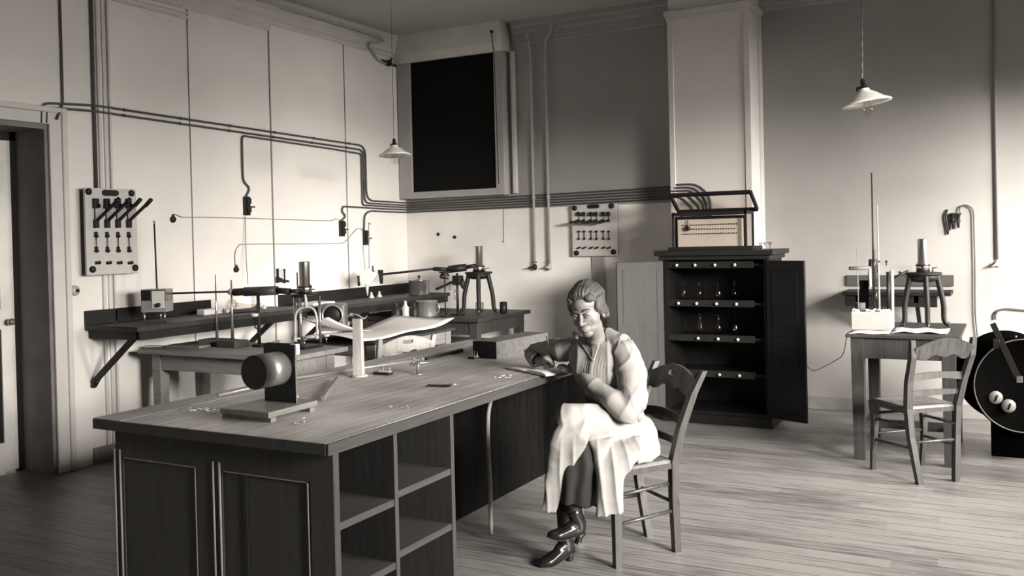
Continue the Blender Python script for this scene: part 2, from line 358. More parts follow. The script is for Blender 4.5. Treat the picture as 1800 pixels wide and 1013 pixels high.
struct('baseboard_pillar', MB().box(PX0-.018, PX1+.018, PY-.018, BY-.02, 0, .115, .004), M['base'])
b = MB()                                   # thin upright mouldings between the wall panels of the left wall
for px, w, zt in ((335, .005, 3.44), (477, .012, 3.46), (608, .006, 3.50)):
    y = LWX(px, 300).y; b.box(LX, LX+.012, y-w/2, y+w/2, .115, zt, .003)
struct('trim_6', b, M['trimdark'])
b = MB()
for px, w, d in ((184, .03, .014), (191, .018, .022), (173, .025, .02)): 
    y = LWX(px, 200).y; b.box(LX, LX+d, y-w/2, y+w/2, .115, 3.44, .004)
ya = LWX(186, 10).y; yb = LWX(331, 32).y
b.box(LX, LX+.016, ya, yb, 3.36, 3.385, .004); b.box(LX, LX+.010, ya, yb, 3.40, 3.415, .003)
struct('trim_7', b, M['trim'])

# doorway: architrave, deep dark reveal, panelled leaf
b = MB(); b.box(LX, LX+.022, DY1-.005, DY1+.085, 0, DZ+.09, .005); b.box(LX, LX+.036, DY1+.085, DY1+.125, 0, DZ+.115, .008)
b.box(LX, LX+.022, DY0-.1, DY1, DZ-.005, DZ+.075, .005); b.box(LX, LX+.036, DY0-.1, DY1+.085, DZ+.075, DZ+.115, .008)
b.box(LX, LX+.022, DY0-.09, DY0+.005, 0, DZ, .005)
d = struct('door_1', b, M['trim'])
b = MB(); b.box(LX-.318, LX-.002, DY1-.03, DY1-.002, .0, DZ-.002); b.box(LX-.318, LX-.002, DY0+.002, DY0+.03, 0, DZ-.002); b.box(LX-.318, LX-.002, DY0+.03, DY1-.03, DZ-.04, DZ-.002)
struct('door_reveal', b, M['reveal'], d)
b = MB(); lx0, lx1 = LX-.36, LX-.32
b.box(lx0, lx1, DY0, DY0+.1, 0, DZ); b.box(lx0, lx1, DY1-.17, DY1-.07, .02, DZ-.10, .004)
b.box(lx0, lx1, DY0+.1, DY1-.17, 0, .22); b.box(lx0, lx1, DY0+.1, DY1-.17, DZ-.2, DZ); b.box(lx0, lx1, DY0+.1, DY1-.17, 1.0, 1.14)
lf = struct('door_leaf', b, M['leaf'], d)
b = MB(); b.box(lx0+.01, lx1-.012, DY0+.09, DY1-.16, .2, 1.01); b.box(lx0+.01, lx1-.012, DY0+.09, DY1-.16, 1.13, DZ-.18); b.box(lx0, lx1+.004, DY1-.072, DY1, 0, DZ); b.box(lx0, lx1+.004, DY1-.17, DY1, DZ-.1, DZ)
struct('door_panel', b, M['dark'], lf)
struct('door_handle', MB().lathe([(.01, 0), (.01, .03), (.024, .04), (.024, .06), (.012, .07)], (lx1, DY1-.13, 1.05), 16, (1, 0, 0)), M['brass'], lf)

# blacked-out high window with roller box
WX0, WX1 = -5.79, -4.50; fy = BY-.13
b = MB(); b.box(WX0, WX0+.16, fy, BY-.001, 1.99, 3.44, .004); b.box(WX1-.10, WX1, fy, BY-.001, 1.99, 3.44, .004); b.box(WX0+.16, WX1-.10, fy, BY-.001, 1.99, 2.06, .004)
w = struct('window_4', b, M['trimdark2'] if 'trimdark2' in M else M['trim'])
struct('blind', MB().box(WX0+.155, WX1-.095, fy+.03, fy+.045, 2.05, 3.46), M['black'], w)
b = MB(); b.hexa([(WX0, BY-.001, 3.44), (WX0, fy-.02, 3.44), (WX0, fy-.07, 3.52), (WX0, fy-.09, CZ-.001), (WX0, BY-.001, CZ-.001)], [(WX1+.03, BY-.001, 3.44), (WX1+.03, fy-.02, 3.44), (WX1+.03, fy-.07, 3.52), (WX1+.03, fy-.09, CZ-.001), (WX1+.03, BY-.001, CZ-.001)])
struct('roller_box', b, M['trim'], w)
b = MB(); b.tube([(WX1-.06, fy-.10, 3.62), (WX1-.06, fy-.05, 3.42), (WX1-.055, fy-.02, 2.1)], .004, 6); b.lathe([(.016, 0), (.016, .015)], (WX1-.06, fy-.085, 3.62), 12, (0, -1, 0)); struct('blind_cord', b, M['dark'], w)
b = MB(); b.box(WX1+.05, WX1+.09, BY-.05, BY-.001, 2.0, 3.44, .005); struct('trim_8', b, M['trim'])
# ================================================================ PIPES, CONDUITS AND FITTINGS ON THE WALLS
wx = LX+.018
def L_(px, py, off=.018): return LWX(px, py, LX+off)
bz = [1.955, 1.928, 1.905, 1.880, 1.852]
def wall_tail(i):                          # along the left wall to the corner, the back wall, round the breast and down into the glass case
    z = bz[i]; zz = z-.02; r = .008
    xe = (-2.30, -2.33, -2.36, -2.40, -2.45)[i]; yb = BY-.014
    zt = (1.985, 1.958, 1.930, 1.902, 1.877)[i]
    return [(LX+.014, BY-.014, z), (-4.48, yb, z+(zt-z)*.45), (PX0-.014, yb, zt+.005), (PX0-.014, PY-.012, zt), (xe-.12, PY-.012, zt), (xe, PY-.012, zt-.12), (xe, PY-.012, 1.435)]
def cond(name, pts, lab, r=.0085, m='conduit', grp=None, rr=.05, n=8):
    b = MB(); p = smoothpts(pts, rr); b.tube(p, r, n)
    return b
def clips(b, p0, p1, n, off, h=.016):
    p0 = Vector(p0); p1 = Vector(p1)
    for k in range(n):
        c = p0.lerp(p1, (k+.5)/n); d = (p1-p0).normalized()
        b.tube([c-d*.008, c+d*.008], h, 8)
yr = (7.560, 7.525, 7.490)
A = [L_(72, 216), L_(73, 181), (wx, 4.40, 2.570), (wx, yr[0], 2.520), (wx, yr[0], bz[0]+.01)] + wall_tail(0)
b = cond('', A, '', rr=.11); clips(b, A[2], A[3], 6, 0, .012)
solo('conduit', b, M['conduit'], 'uppermost grey conduit bending from the door head and running along both walls', 'pipe', loc=tuple(A[0]))
A = [L_(81, 216), L_(82, 188.5), (wx, 4.40, 2.528), (wx, yr[1], 2.476), (wx, yr[1], bz[1]+.01)] + wall_tail(1)
b = cond('', A, '', rr=.08); clips(b, A[2], A[3], 6, 0, .012)
solo('conduit', b, M['conduit'], 'second conduit from the top, inner one of the two bends at the door', 'pipe', loc=tuple(A[0]))
s1 = L_(431, 346); s2 = L_(598, 389); s3 = L_(640, 406)
yv = L_(427, 300).y
A = [s1+Vector((0, .01, 0)), L_(440, 331), L_(428, 319), (wx, yv, L_(427, 300).z), (wx, yv, L_(430, 239).z), (wx, 7.0, 2.452), (wx, yr[2], 2.434), (wx, yr[2], bz[2]+.01)] + wall_tail(2)
solo('conduit', cond('', A, '', rr=.04), M['conduit'], 'conduit with a wavy end above the leftmost fuse box, third of the bundle', 'pipe', loc=tuple(A[0]))
A = [s2+Vector((0, .01, 0)), L_(608, 381), L_(601, 371), L_(603, 363), L_(612, 363.5), (wx, 7.9, bz[3]+.003)] + wall_tail(3)
solo('conduit', cond('', A, '', rr=.03), M['conduit'], 'conduit rising in a curl from the middle fuse box, fourth of the bundle', 'pipe', loc=tuple(A[0]))
A = [s3, L_(641, 378), L_(650, 371), (wx, 7.9, bz[4]+.003)] + wall_tail(4)
solo('conduit', cond('', A, '', rr=.05), M['conduit'], 'lowest conduit of the bundle, bending down to the fuse box nearest the corner', 'pipe', loc=tuple(A[0]))
# fuse boxes
def fusebox(px, py, w, h, lab, grp):
    c = L_(px, py, 0); t = thing('fuse_box', lab, 'fuse box', tuple(c), 0, grp)
    b = MB().box(0.001, .03, -w/2, w/2, -h, 0, .004); part(t, 'base', b, M['dark'])
    b = MB().box(.03, .055, -w*.3, w*.3, -h*.85, -h*.5, .004); b.box(.03, .055, -w*.3, w*.3, -h*.4, -h*.08, .004); part(t, 'cover', b, M['iron'])
    b = MB().lathe([(.006, 0), (.006, .03), (.010, .03), (.010, .04)], (.035, w/2-.006, -h*.55), 10, (0.3, 1, 0)); part(t, 'screw', b, M['steel'])
fusebox(431, 346, .062, .16, 'dark fuse box under the wavy end of a conduit, leftmost on the left wall', 'fuse boxes')
fusebox(598.5, 388, .062, .155, 'dark fuse box with a shiny cover, the middle one on the left wall', 'fuse boxes')
fusebox(640, 405, .06, .15, 'dark fuse box nearest the corner above the funnel', 'fuse boxes')
# thin cloth-covered wires
def wiresolo(pts, lab, r=.0035, extra=None, name='wire', m='wire'):
    b = MB().tube(catmull(pts, 5), r, 6); 
    return solo(name, b, M[m], lab, 'wire', loc=tuple(Vector(pts[0])))
o = .008
wiresolo([L_(302, 383, o), L_(304, 378, o), L_(311, 378, o), L_(322, 382, o), L_(360, 382, o), L_(420, 383.5, o), L_(500, 386, o), L_(578, 388, o), L_(588, 385, o), L_(597, 386, o)], 'thin wire sagging from the wall rosette at left to the middle fuse box')
wiresolo([L_(414, 470, o), L_(413, 447, o), L_(419, 433, o), L_(432, 429.5, o), L_(500, 429, o), L_(580, 428.5, o), L_(603, 427, o), L_(616, 415, o), L_(626, 404, o), L_(634, 402, o), L_(638, 406, o)], 'lower thin wire ending at the fuse box nearest the corner')
wiresolo([L_(431, 380, .02), L_(432, 420, .03), L_(433, 460, .06), L_(436, 500, .12)], 'thin wire hanging straight down from the leftmost fuse box')
wiresolo([L_(638, 430, .02), L_(640, 455, .04), L_(642, 478, .1)], 'thin wire hanging from the fuse box nearest the corner')
def bellpush(px, py, lab):
    c = L_(px, py, 0); t = thing('bell_push', lab, 'bell push', tuple(c))
    part(t, 'base', MB().lathe([(.026, 0.001), (.026, .012), (.018, .024), (.0, .026)], (0, 0, 0), 18, (1, 0, 0)), M['dark'])
    part(t, 'neck', MB().lathe([(.014, 0), (.009, .02), (.005, .03)], (.012, 0, .012), 12, (0, 0, 1)), M['dark'])
bellpush(303, 386, 'small dark wall rosette at the left end of the upper thin wire')
bellpush(414, 474, 'small dark pear-shaped rosette hanging at the end of the lower thin wire')
# pale gas pipes, taps
def tap(t, c, M3, pale=False):
    m = M['dark'] if not pale else M['conduitl']
    b = MB(); b.lathe([(.012, -.03), (.02, -.02), (.024, 0), (.02, .02), (.012, .03)], c, 14, (0, 0, 1)); b.tube([Vector(c), Vector(c)+Vector(M3)*.075], [.012, .007], 10)
    b.tube([Vector(c)+Vector((0, 0, .02)), Vector(c)+Vector((0, 0, .05))], .005, 8); b.tube([Vector(c)+Vector((-.025, 0, .05)), Vector(c)+Vector((.025, 0, .05))], .006, 8)
    part(t, 'tap', b, m, world=True)
for i, (px, lab) in enumerate(((932, 'pale gas pipe with a dark tap, left of the two on the back wall'), (958, 'pale gas pipe with a pale tap, right of the two on the back wall'))):
    x = BWY(px+5, 260, BY-.03).x; t = thing('gas_pipe', lab, 'pipe', (x, BY-.045, 1.25), 0, 'gas pipes on the back wall')
    pts = [(x, BY-.045, 1.26), (x, BY-.045, 3.40)] + ([(x, BY-.06, 3.46), (x, BY-.115, 3.60)] if i == 0 else [(x+.02, BY-.06, 3.50), (x+.10, BY-.115, 3.56), (x+.12, BY-.115, 3.66)])
    b = MB().tube(smoothpts(pts, .04), .013, 12)
    for z in (1.95, 2.6, 3.2): b.tube([(x, BY-.045, z-.012), (x, BY-.045, z+.012)], .018, 12)
    part(t, 'pipe', b, M['conduitl'], world=True)
    tap(t, (x, BY-.05, 1.25), (-.9, -.3, -.1) if i == 0 else (-.3, -.6, 0), pale=(i == 1))
x = BWY(1751, 260, BY-.02).x; t = thing('gas_pipe', 'dark thin gas pipe on the right wall end above the cable reel', 'pipe', (x, BY-.02, 1.27))
part(t, 'pipe', MB().tube([(x, BY-.02, 1.29), (x, BY-.02, 3.5)], .011, 10), M['trimdark'], world=True)
b = MB(); b.lathe([(.03, 0.001), (.03, .008), (.018, .015), (.014, .05), (.02, .055)], (x, BY, 1.255), 14, (0, -1, 0)); b.tube([(x, BY-.05, 1.255), (x-.05, BY-.06, 1.235)], [.01, .006], 8); part(t, 'tap', b, M['conduitl'], world=True)
# thick supply pipe above the left switchboard, thin pipe beside the door, white pipe under the cornice
y = LWX(163, 200).y
solo('supply_pipe', MB().tube([(wx, y, 1.97), (wx, y, CZ-.01)], .012, 10), M['conduit'], 'dark vertical pipe running from the left switchboard up to the ceiling', 'pipe', loc=(wx, y, 1.97))
y2 = LWX(106, 100).y
solo('supply_pipe', MB().tube(smoothpts([L_(100, 210, .04), (LX+.014, y2, 2.56), (LX+.014, y2, CZ-.01)], .02), .008, 10), M['conduit'], 'thin dark vertical pipe rising beside the door casing to the ceiling', 'pipe', loc=(LX+.014, y2, 2.5))
pts = [(LX+.13, 4.5, 3.64), (LX+.13, 7.55, 3.64), L_(650, 78, .09), L_(656, 92, .03), L_(664, 104, .025), L_(676, 110, .025), L_(692, 113, .025), L_(707, 120, .03)]
t = thing('cornice_pipe', 'pale pipe dropping from the cornice to a dark valve beside the high black window', 'pipe', (LX+.13, 7.55, 3.64))
part(t, 'pipe', MB().tube(catmull(pts, 6), .012, 10), M['conduitl'], world=True)
c = L_(683, 111, .03); b = MB(); b.ball(c, .038, 3, sc=(1, 1, .9)); b.tube([c-Vector((0, .12, -.012)), c+Vector((0, .13, -.012))], .014, 10); b.tube([c, c+Vector((.02, .04, .055))], .012, 8); part(t, 'valve', b, M['dark'], world=True)
# double tap on the left wall
c = L_(486, 492, 0); t = thing('wall_tap', 'small dark double tap on the left wall above the middle of the shelf', 'tap', tuple(c))
b = MB(); b.lathe([(.028, .001), (.03, .02), (.018, .04), (.012, .07)], (0, 0, 0), 14, (1, 0, 0)); b.tube([(0.02, 0, -.0), (.02, 0, .10)], .009, 8); part(t, 'body', b, M['dark'])
b = MB(); b.tube([(.05, -.02, 0), (.05, .10, -.02)], .011, 8); b.tube([(.05, .05, -.035), (.05, .05, .085)], .008, 8); b.ball((.05, .05, .085), .012, 2); part(t, 'lever', b, M['iron'])
# white button beside the door
c = L_(131, 511, 0); t = thing('wall_button', 'white round button with a dark centre on the left wall below the switchboard', 'button', tuple(c))
part(t, 'rosette', MB().lathe([(.038, .001), (.036, .012), (.02, .022), (0, .022)], (0, 0, 0), 20, (1, 0, 0)), M['white'])
part(t, 'knob', MB().lathe([(.012, .02), (.012, .032), (0, .034)], (0, .004, 0), 12, (1, 0, 0)), M['dark'])
# plug holes in the back wall, thin cord end, white knob
for px, py, lab in ((771, 412, 'small dark plug in the back wall, the one nearer the corner'), (800, 417, 'small dark plug in the back wall, the right one of a pair')):
    c = BWY(px, py); solo('wall_plug', MB().lathe([(.018, .005), (.018, .014), (.006, .018)], c, 14, (0, -1, 0)), M['dark'], lab, 'wall plug', loc=tuple(c))
c0 = BWY(886, 365); c1 = BWY(886, 425)
b = MB().tube([(c0.x, BY-.008, c0.z), (c1.x, BY-.008, c1.z)], .003, 6); b.ball((c1.x, BY-.012, c1.z), .009, 2); solo('pull_cord', b, M['trimdark'], 'short thin cord hanging below the high black window', 'cord', loc=(c1.x, BY-.01, c1.z))
# wall fitting with looped rubber hose, right
def R_(px, py, off=.02): return BWY(px, py, BY-off)
pts = [R_(1686, 372), R_(1688, 364), R_(1696, 361), R_(1705, 364), R_(1711, 373), R_(1712, 400), R_(1713, 440), R_(1714, 480), R_(1714, 520), R_(1715, 560), R_(1718, 590), R_(1721, 625)]
solo('rubber_hose', MB().tube(catmull(pts, 5), .006, 8), M['conduit'], 'dark hose looping over and hanging down the right wall beside the table', 'hose', loc=tuple(pts[0]))
c = R_(1678, 390, 0); t = thing('hose_bracket', 'small dark two-pronged fitting on the right wall beside the looping hose', 'bracket', tuple(c))
b = MB(); b.tube([(-.035, -.02, .06), (.05, -.02, .065)], .010, 8); b.tube([(0, -.001, .06), (0, -.03, .06)], .012, 8); part(t, 'crossbar', b, M['dark'])
b = MB(); b.tube([(-.015, -.02, .06), (-.008, -.03, -.06)], [.014, .009], 8); b.tube([(.03, -.02, .06), (.028, -.03, -.05)], [.014, .009], 8); b.tube([(-.03, -.03, 0), (.045, -.03, .005)], .007, 8); part(t, 'prongs', b, M['iron'])
b = MB().tube(catmull([(-.052, -.01, .10), (-.062, -.02, .05), (-.058, -.02, 0), (-.05, -.02, -.05), (-.05, -.015, -.10)], 4), .008, 8); part(t, 'hook', b, M['dark'])

# ---------------------------------------------------------------- switchboards
def board_base(t, w, h, d=.045):            # local: x right across the slab, y out of the wall, z up, origin at bottom centre
    part(t, 'backing', MB().box(-w/2+.012, w/2-.02, .001, d-.018, .012, h-.012), M['dark'])
    part(t, 'slab', MB().box(-w/2, w/2, d-.022, d, 0, h, .004), M['marble'])
# left: on the left wall, faces +x ; local y -> +x : rz = -90deg, local x -> -y
D1 = .085; yA, yB = LWX(151, 400, LX+D1).y, LWX(241, 400, LX+D1).y; z0B, z1T = LWX(196, 482.5, LX+D1).z, LWX(193, 331.5, LX+D1).z
YC = (yA+yB)/2; c = Vector((LX, YC, z0B)); W1, H1 = yB-yA, z1T-z0B
t = thing('switchboard', 'large white marble switchboard with four raised knife switches beside the door', 'switchboard', tuple(c), -PI/2)
board_base(t, W1, H1, D1)
def lx(px): return -(LWX(px, 400, LX+D1).y - YC)
def lz(px, py): return LWX(px, py, LX+D1).z - z0B
for px, py in ((156.5, 337), (232, 340), (160, 474), (235, 471)): part(t, 'fixing_knob', MB().lathe([(.024, 0), (.024, .012), (.012, .02), (0, .021)], (lx(px), D1, lz(px, py)), 18, (0, 1, 0)), M['dark'])
q = MB(); cx_, cz_ = lx(195), lz(195, 339.5)
q.prism([(cx_+.045*sx*1+.024*math.cos(a)*1, cz_+.022*math.sin(a)) for sx, rng in ((1, range(-3, 4)), (-1, range(3, 10))) for a in [k*PI/6 for k in rng]], (0, D1, 0), (1, 0, 0), (0, 0, 1), (0, .01, 0)); part(t, 'name_plate', q, M['dark'])
for px in (167, 186.5, 205.5, 224.5):
    x = lx(px); z1 = lz(px, 358); z0 = lz(px, 391)
    s = MB(); s.box(x-.018, x+.018, D1, D1+.03, z1-.035, z1+.035, .003); s.box(x-.03, x+.0, D1+.005, D1+.03, z1-.03, z1-.002, .003); s.box(x-.016, x+.016, D1, D1+.03, z0-.04, z0+.02, .003); s.box(x-.004, x+.004, D1-.002, D1+.004, z0, z1)
    k = part(t, 'knife_switch', s, M['iron'])
    s = MB(); p0 = Vector((x, D1+.02, z0+.01)); p1 = p0 + Vector((-.030, .15, .115)); s.bar(p0, p1, .022, .016); s.tube([p1-Vector((.002, .012, .009)), p1+Vector((-.006, .045, .036))], .015, 12); part(k, 'switch_lever', s, M['dark'])
    s = MB(); za = lz(px, 413.5); zb = lz(px, 439.5)
    for z in (za, zb): s.lathe([(.013, 0), (.013, .02), (.009, .028)], (x, D1, z-.007), 12, (0, 1, 0)); s.lathe([(.011, 0), (.011, .016)], (x, D1, z+.014), 12, (0, 1, 0))
    s.tube([(x, D1+.012, za), (x, D1+.012, zb)], .003, 6); part(t, 'fuse', s, M['iron'])
    s = MB(); z = lz(px+3, 462); s.tube([(x-.022-.006, D1+.008, z), (x+.016-.006, D1+.008, z-.002)], .011, 10); s.ball((x-.02, D1+.01, z), .013, 2); part(t, 'terminal', s, M['iron'])
# right: on the back wall, faces -y : local y -> -y : rz = pi, local x -> -x
D2 = .06; xA, xB = BWY(1005.5, 405, BY-D2).x, BWY(1085, 405, BY-D2).x; z2B, z2T = BWY(1046, 450.5, BY-D2).z, BWY(1044, 359.5, BY-D2).z
cxr = (xA+xB)/2; c = Vector((cxr, BY, z2B)); W2, H2 = xB-xA, z2T-z2B
t = thing('switchboard', 'pale marble switchboard with two rows of small switches on the back wall', 'switchboard', tuple(c), PI)
board_base(t, W2, H2, D2)
def rx(px): return -(BWY(px, 400, BY-D2).x - cxr)
def rz_(px, py): return BWY(px, py, BY-D2).z - z2B
for px, py in ((1011, 366), (1076, 362), (1013, 445), (1078, 443)): part(t, 'fixing_knob', MB().lathe([(.026, 0), (.026, .012), (.012, .02), (0, .021)], (rx(px), D2, rz_(px, py)), 18, (0, 1, 0)), M['dark'])
q = MB(); cx_, cz_ = rx(1044), rz_(1044, 363)
q.prism([(cx_+.04*sx+.022*math.cos(a), cz_+.02*math.sin(a)) for sx, rng in ((1, range(-3, 4)), (-1, range(3, 10))) for a in [k*PI/6 for k in rng]], (0, D2, 0), (1, 0, 0), (0, 0, 1), (0, .01, 0)); part(t, 'name_plate', q, M['dark'])
for i, px in enumerate((1018, 1027.5, 1039.5, 1049, 1061, 1070.5)):
    x = rx(px); z = rz_(px, 376.5); s = MB(); s.box(x-.014, x+.014, D2, D2+.03, z-.02, z+.02, .003); s.box(x-.011, x+.011, D2+.0, D2+.028, z-.075, z-.05, .003); s.box(x-.003, x+.003, D2-.002, D2+.004, z-.06, z)
    k = part(t, 'knife_switch', s, M['iron'])
    s = MB(); p0 = Vector((x, D2+.02, z-.065)); p1 = p0+Vector((.03, .075, -.012)); s.bar(p0, p1, .018, .014); s.tube([p1, p1+Vector((.012, .03, -.006))], .012, 10); part(k, 'switch_lever', s, M['dark'])
    s = MB(); za = rz_(px, 407); zb = rz_(px, 420)
    for zz in (za, zb): s.lathe([(.010, 0), (.010, .018), (.007, .024)], (x, D2, zz), 10, (0, 1, 0))
    s.tube([(x, D2+.01, za), (x, D2+.01, zb)], .0035, 6); part(t, 'fuse', s, M['iron'])
    s = MB(); z = rz_(px, 435.5); s.tube([(x-.015, D2+.008, z+.005), (x+.02, D2+.008, z-.006)], .009, 8); part(t, 'terminal', s, M['iron'])

# pale board covering the wires below the right switchboard, white double cock low on the back wall
xa_, xb_ = BWY(1041, 470, BY-.02).x, BWY(1062, 470, BY-.02).x
b = MB(); b.box(xa_, xb_, BY-.024, BY-.005, .12, z2B-.005, .003); b.box((xa_+xb_)/2-.004, (xa_+xb_)/2+.004, BY-.027, BY-.023, .12, z2B-.005)
solo('wire_cover_board', b, M['backtrim'], 'narrow upright grey board running down the wall below the right switchboard', 'board', loc=(xa_, BY-.01, .12))
c = BWY(916, 570, BY-.001); t = thing('wall_cock', 'small white winged gas cock low on the back wall beyond the corner table', 'tap', tuple(c))
part(t, 'rosette', MB().lathe([(.03, .005), (.03, .012), (.014, .02), (.012, .06)], (0, 0, 0), 16, (0, -1, 0)), M['porc'])
part(t, 'wing', MB().hexa([(-.075, -.055, .03), (0, -.06, -.01), (0, -.06, .015), (-.06, -.055, .05)], [(-.075, -.065, .03), (0, -.07, -.01), (0, -.07, .015), (-.06, -.065, .05)]), M['porc'])
part(t, 'wing', MB().hexa([(.0, -.06, -.01), (.07, -.055, .025), (.08, -.055, .05), (0, -.06, .015)], [(.0, -.07, -.01), (.07, -.065, .025), (.08, -.065, .05), (0, -.07, .015)]), M['porc'])
part(t, 'spout', MB().tube([(0, -.06, 0), (.004, -.07, -.05)], [.012, .008], 8), M['porc'])
# ================================================================ BIG DESK
DX0, DX1, DYA, DYB, DZT = -3.325, -2.095, 2.487, 5.45, 0.85
desk = thing('laboratory_desk', 'huge dark panelled desk with open shelves in front of the camera', 'desk', ((DX0+DX1)/2, (DYA+DYB)/2, 0))
b = MB(); b.box(DX0+.0, DX1-.012, DYA, DYB, DZT-.043, DZT, .004); part(desk, 'desk_top', b, M['desktop'], world=True)
part(desk, 'end_shade_band', MB().box(DX0, DX1-.012, DYA-.0015, DYA+.0005, DZT-.042, DZT-.002), M['deskend'], world=True, label='end edge of the desk top, its shade put in as dark wood')  # shade of the end edge painted on as a thin dark band
b = MB(); b.box(DX1-.012, DX1, DYA, DYB, DZT-.044, DZT-.001, .003); part(desk, 'edge_band', b, M['deskpale'], world=True, label='pale worn wooden edge band')
b = MB(); b.box(DX0, DX0+.16, DYA+.002, DYB, DZT, DZT+.0012); part(desk, 'border_strip', b, M['deskborder'], world=True)
ex0, ex1 = DX0+.075, DX1-.018; ey = DYA+.045; zt = DZT-.043
b = MB(); xm0, xm1 = (BWY(346, 850, ey).x, BWY(390, 850, ey).x)                 # end frame: stiles and rails round two panels
xw = BWY(216, 800, ey).x; xv = BWY(545, 846, ey).x
for x0_, x1_ in ((ex0, xw), (xm0, xm1), (xv, ex1)): b.box(x0_, x1_, ey, ey+.03, 0, zt-.115)
b.box(ex0, ex1, ey, ey+.03, zt-.115, zt)
for x0_, x1_ in ((xw, xm0), (xm1, xv)): b.box(x0_, x1_, ey, ey+.03, 0, .09)
part(desk, 'end_frame', b, M['deskend'], world=True)
for a, c, tz in (((BWY(218, 800, ey).x), (BWY(343, 815, ey).x), zt-.115), (BWY(392, 824, ey).x, BWY(541, 846, ey).x, zt-.115)):
    b = MB(); b.box(a-.05, c+.05, ey+.006, ey+.02, .05, tz+.05); part(desk, 'end_panel', b, M['deskend'], world=True)
    b = MB(); b.box(a, c, ey-.001, ey+.004, tz-.004, tz-.001); b.box(c-.004, c, ey-.001, ey+.004, .09, tz-.001); part(desk, 'panel_bead', b, M['bead'], world=True, label='thin pale bead round the panel')
for pa, pb in ((204, 213), (376, 387)):
    b = MB()
    for px in (pa, pb):
        x = BWY(px, 850, ey).x; b.tube([(x, ey-.002, .02), (x, ey-.002, zt-.085)], .0045, 6)
    part(desk, 'rounded_moulding', b, M['bead'], world=True, label='pair of pale upright beads')
# open shelves on the window side
sx1 = DX1-.016; sy0 = ey+.002
def SY(px, py): return LWX(px, py, sx1).y
def SZ(px, py): return LWX(px, py, sx1).z
ydiv = SY(697, 850); yend = SY(797, 850); yn = SY(581, 900)
part(desk, 'shelf_upright', MB().box(sx1-.02, sx1, sy0-.0, sy0+.028, 0, zt, .002), M['deskpalez'], world=True)
part(desk, 'shelf_upright', MB().box(sx1-.42, sx1, ydiv-.012, ydiv+.012, 0, zt, .002), M['deskpalez'], world=True)
part(desk, 'shelf_upright', MB().box(sx1-.62, sx1, yend-.013, yend+.013, 0, zt, .002), M['deskpalez'], world=True)
za = SZ(588, 925); zb = SZ(588, 1006)+0; zc = SZ(705, 862); zd = SZ(705, 985)
for z, y0, y1 in ((za, sy0+.028, ydiv-.012), (za-.245, sy0+.028, ydiv-.012), (zc, ydiv+.012, yend-.013), (zc-.235, ydiv+.012, yend-.013)):
    part(desk, 'shelf', MB().box(sx1-.42, sx1-.004, y0, y1, z-.028, z, .002), M['deskpale'], world=True)
part(desk, 'shelf_back', MB().box(sx1-.44, sx1-.42, sy0, yend, 0, zt), M['deskin'], world=True)
part(desk, 'side_panel', MB().box(sx1-.44, sx1-.02, sy0+.030, sy0+.045, 0, zt), M['deskdark'], world=True)
part(desk, 'kneehole_back', MB().box(sx1-.64, sx1-.60, yend, DYB-.05, 0, zt, .002), M['deskdark'], world=True)
part(desk, 'far_panel', MB().box(ex0, sx1-.06, DYB-.09, DYB-.05, 0, zt, .003), M['deskdark'], world=True)
part(desk, 'far_side', MB().box(ex0, ex0+.03, ey+.04, DYB-.05, 0, zt, .003), M['deskend'], world=True)
xk = sx1-.25; yk = LWX(858, 780, xk).y
b = MB().tube(catmull([(xk+.1, yk-.06, zt-.001), (xk+.02, yk-.01, zt-.10), (xk, yk, zt-.25), (xk, yk+.01, .25), (xk, yk+.01, .04)], 5), .011, 8); part(desk, 'gas_pipe', b, M['trimdark'], world=True, label='thin grey pipe rising inside the kneehole')

# ================================================================ TABLES AND SHELVES
def table(name, lab, x0, x1, y0, y1, h, m_top, m_leg, leg=.07, inset=.05, apron=.11, th=.03, stretch=None, m_ap=None):
    t = thing(name, lab, 'table', ((x0+x1)/2, (y0+y1)/2, 0)); a = (x1-x0)/2; c = (y1-y0)/2
    part(t, 'table_top', MB().box(-a, a, -c, c, h-th, h, .005), m_top)
    for sx in (-1, 1):
        for sy in (-1, 1):
            x = sx*(a-inset-leg/2); y = sy*(c-inset-leg/2)
            part(t, 'leg', MB().hexa([(x-leg*.4, y-leg*.4, 0), (x+leg*.4, y-leg*.4, 0), (x+leg*.4, y+leg*.4, 0), (x-leg*.4, y+leg*.4, 0)], [(x-leg/2, y-leg/2, h-th), (x+leg/2, y-leg/2, h-th), (x+leg/2, y+leg/2, h-th), (x-leg/2, y+leg/2, h-th)]), m_leg)
    ap = MB(); i = inset+.008; w = .022; z0, z1 = h-th-apron, h-th
    ap.box(-a+inset+leg, a-inset-leg, -c+i, -c+i+w, z0, z1); ap.box(-a+inset+leg, a-inset-leg, c-i-w, c-i, z0, z1)
    ap.box(-a+i, -a+i+w, -c+inset+leg, c-inset-leg, z0, z1); ap.box(a-i-w, a-i, -c+inset+leg, c-inset-leg, z0, z1); part(t, 'apron', ap, m_ap or m_leg)
    if stretch:
        s = MB(); zz = stretch; s.box(-a+inset+leg*.3, -a+inset+leg*.7, -c+inset+leg, c-inset-leg, zz-.03, zz+.03); s.box(a-inset-leg*.7, a-inset-leg*.3, -c+inset+leg, c-inset-leg, zz-.03, zz+.03)
        s.box(-a+inset+leg*.5, a-inset-leg*.5, -.015, .015, zz-.03, zz+.03) if stretch > 0 else None
        part(t, 'stretcher', s, m_leg)
    return t
T1H = .80
table('side_table', 'low dark table with brass instruments between desk and left wall', -5.64, -4.19, 4.60, 5.22, T1H, M['t1'], M['t1'], leg=.085, apron=.12, th=.035, inset=.07)
TBH = .83
table('side_table', 'dark table in the far corner under the tall cylinder stand', -5.62, -4.22, 7.10, 8.12, TBH, M['table'], M['tablez'], leg=.08, apron=.12, th=.035)
T3H = .80
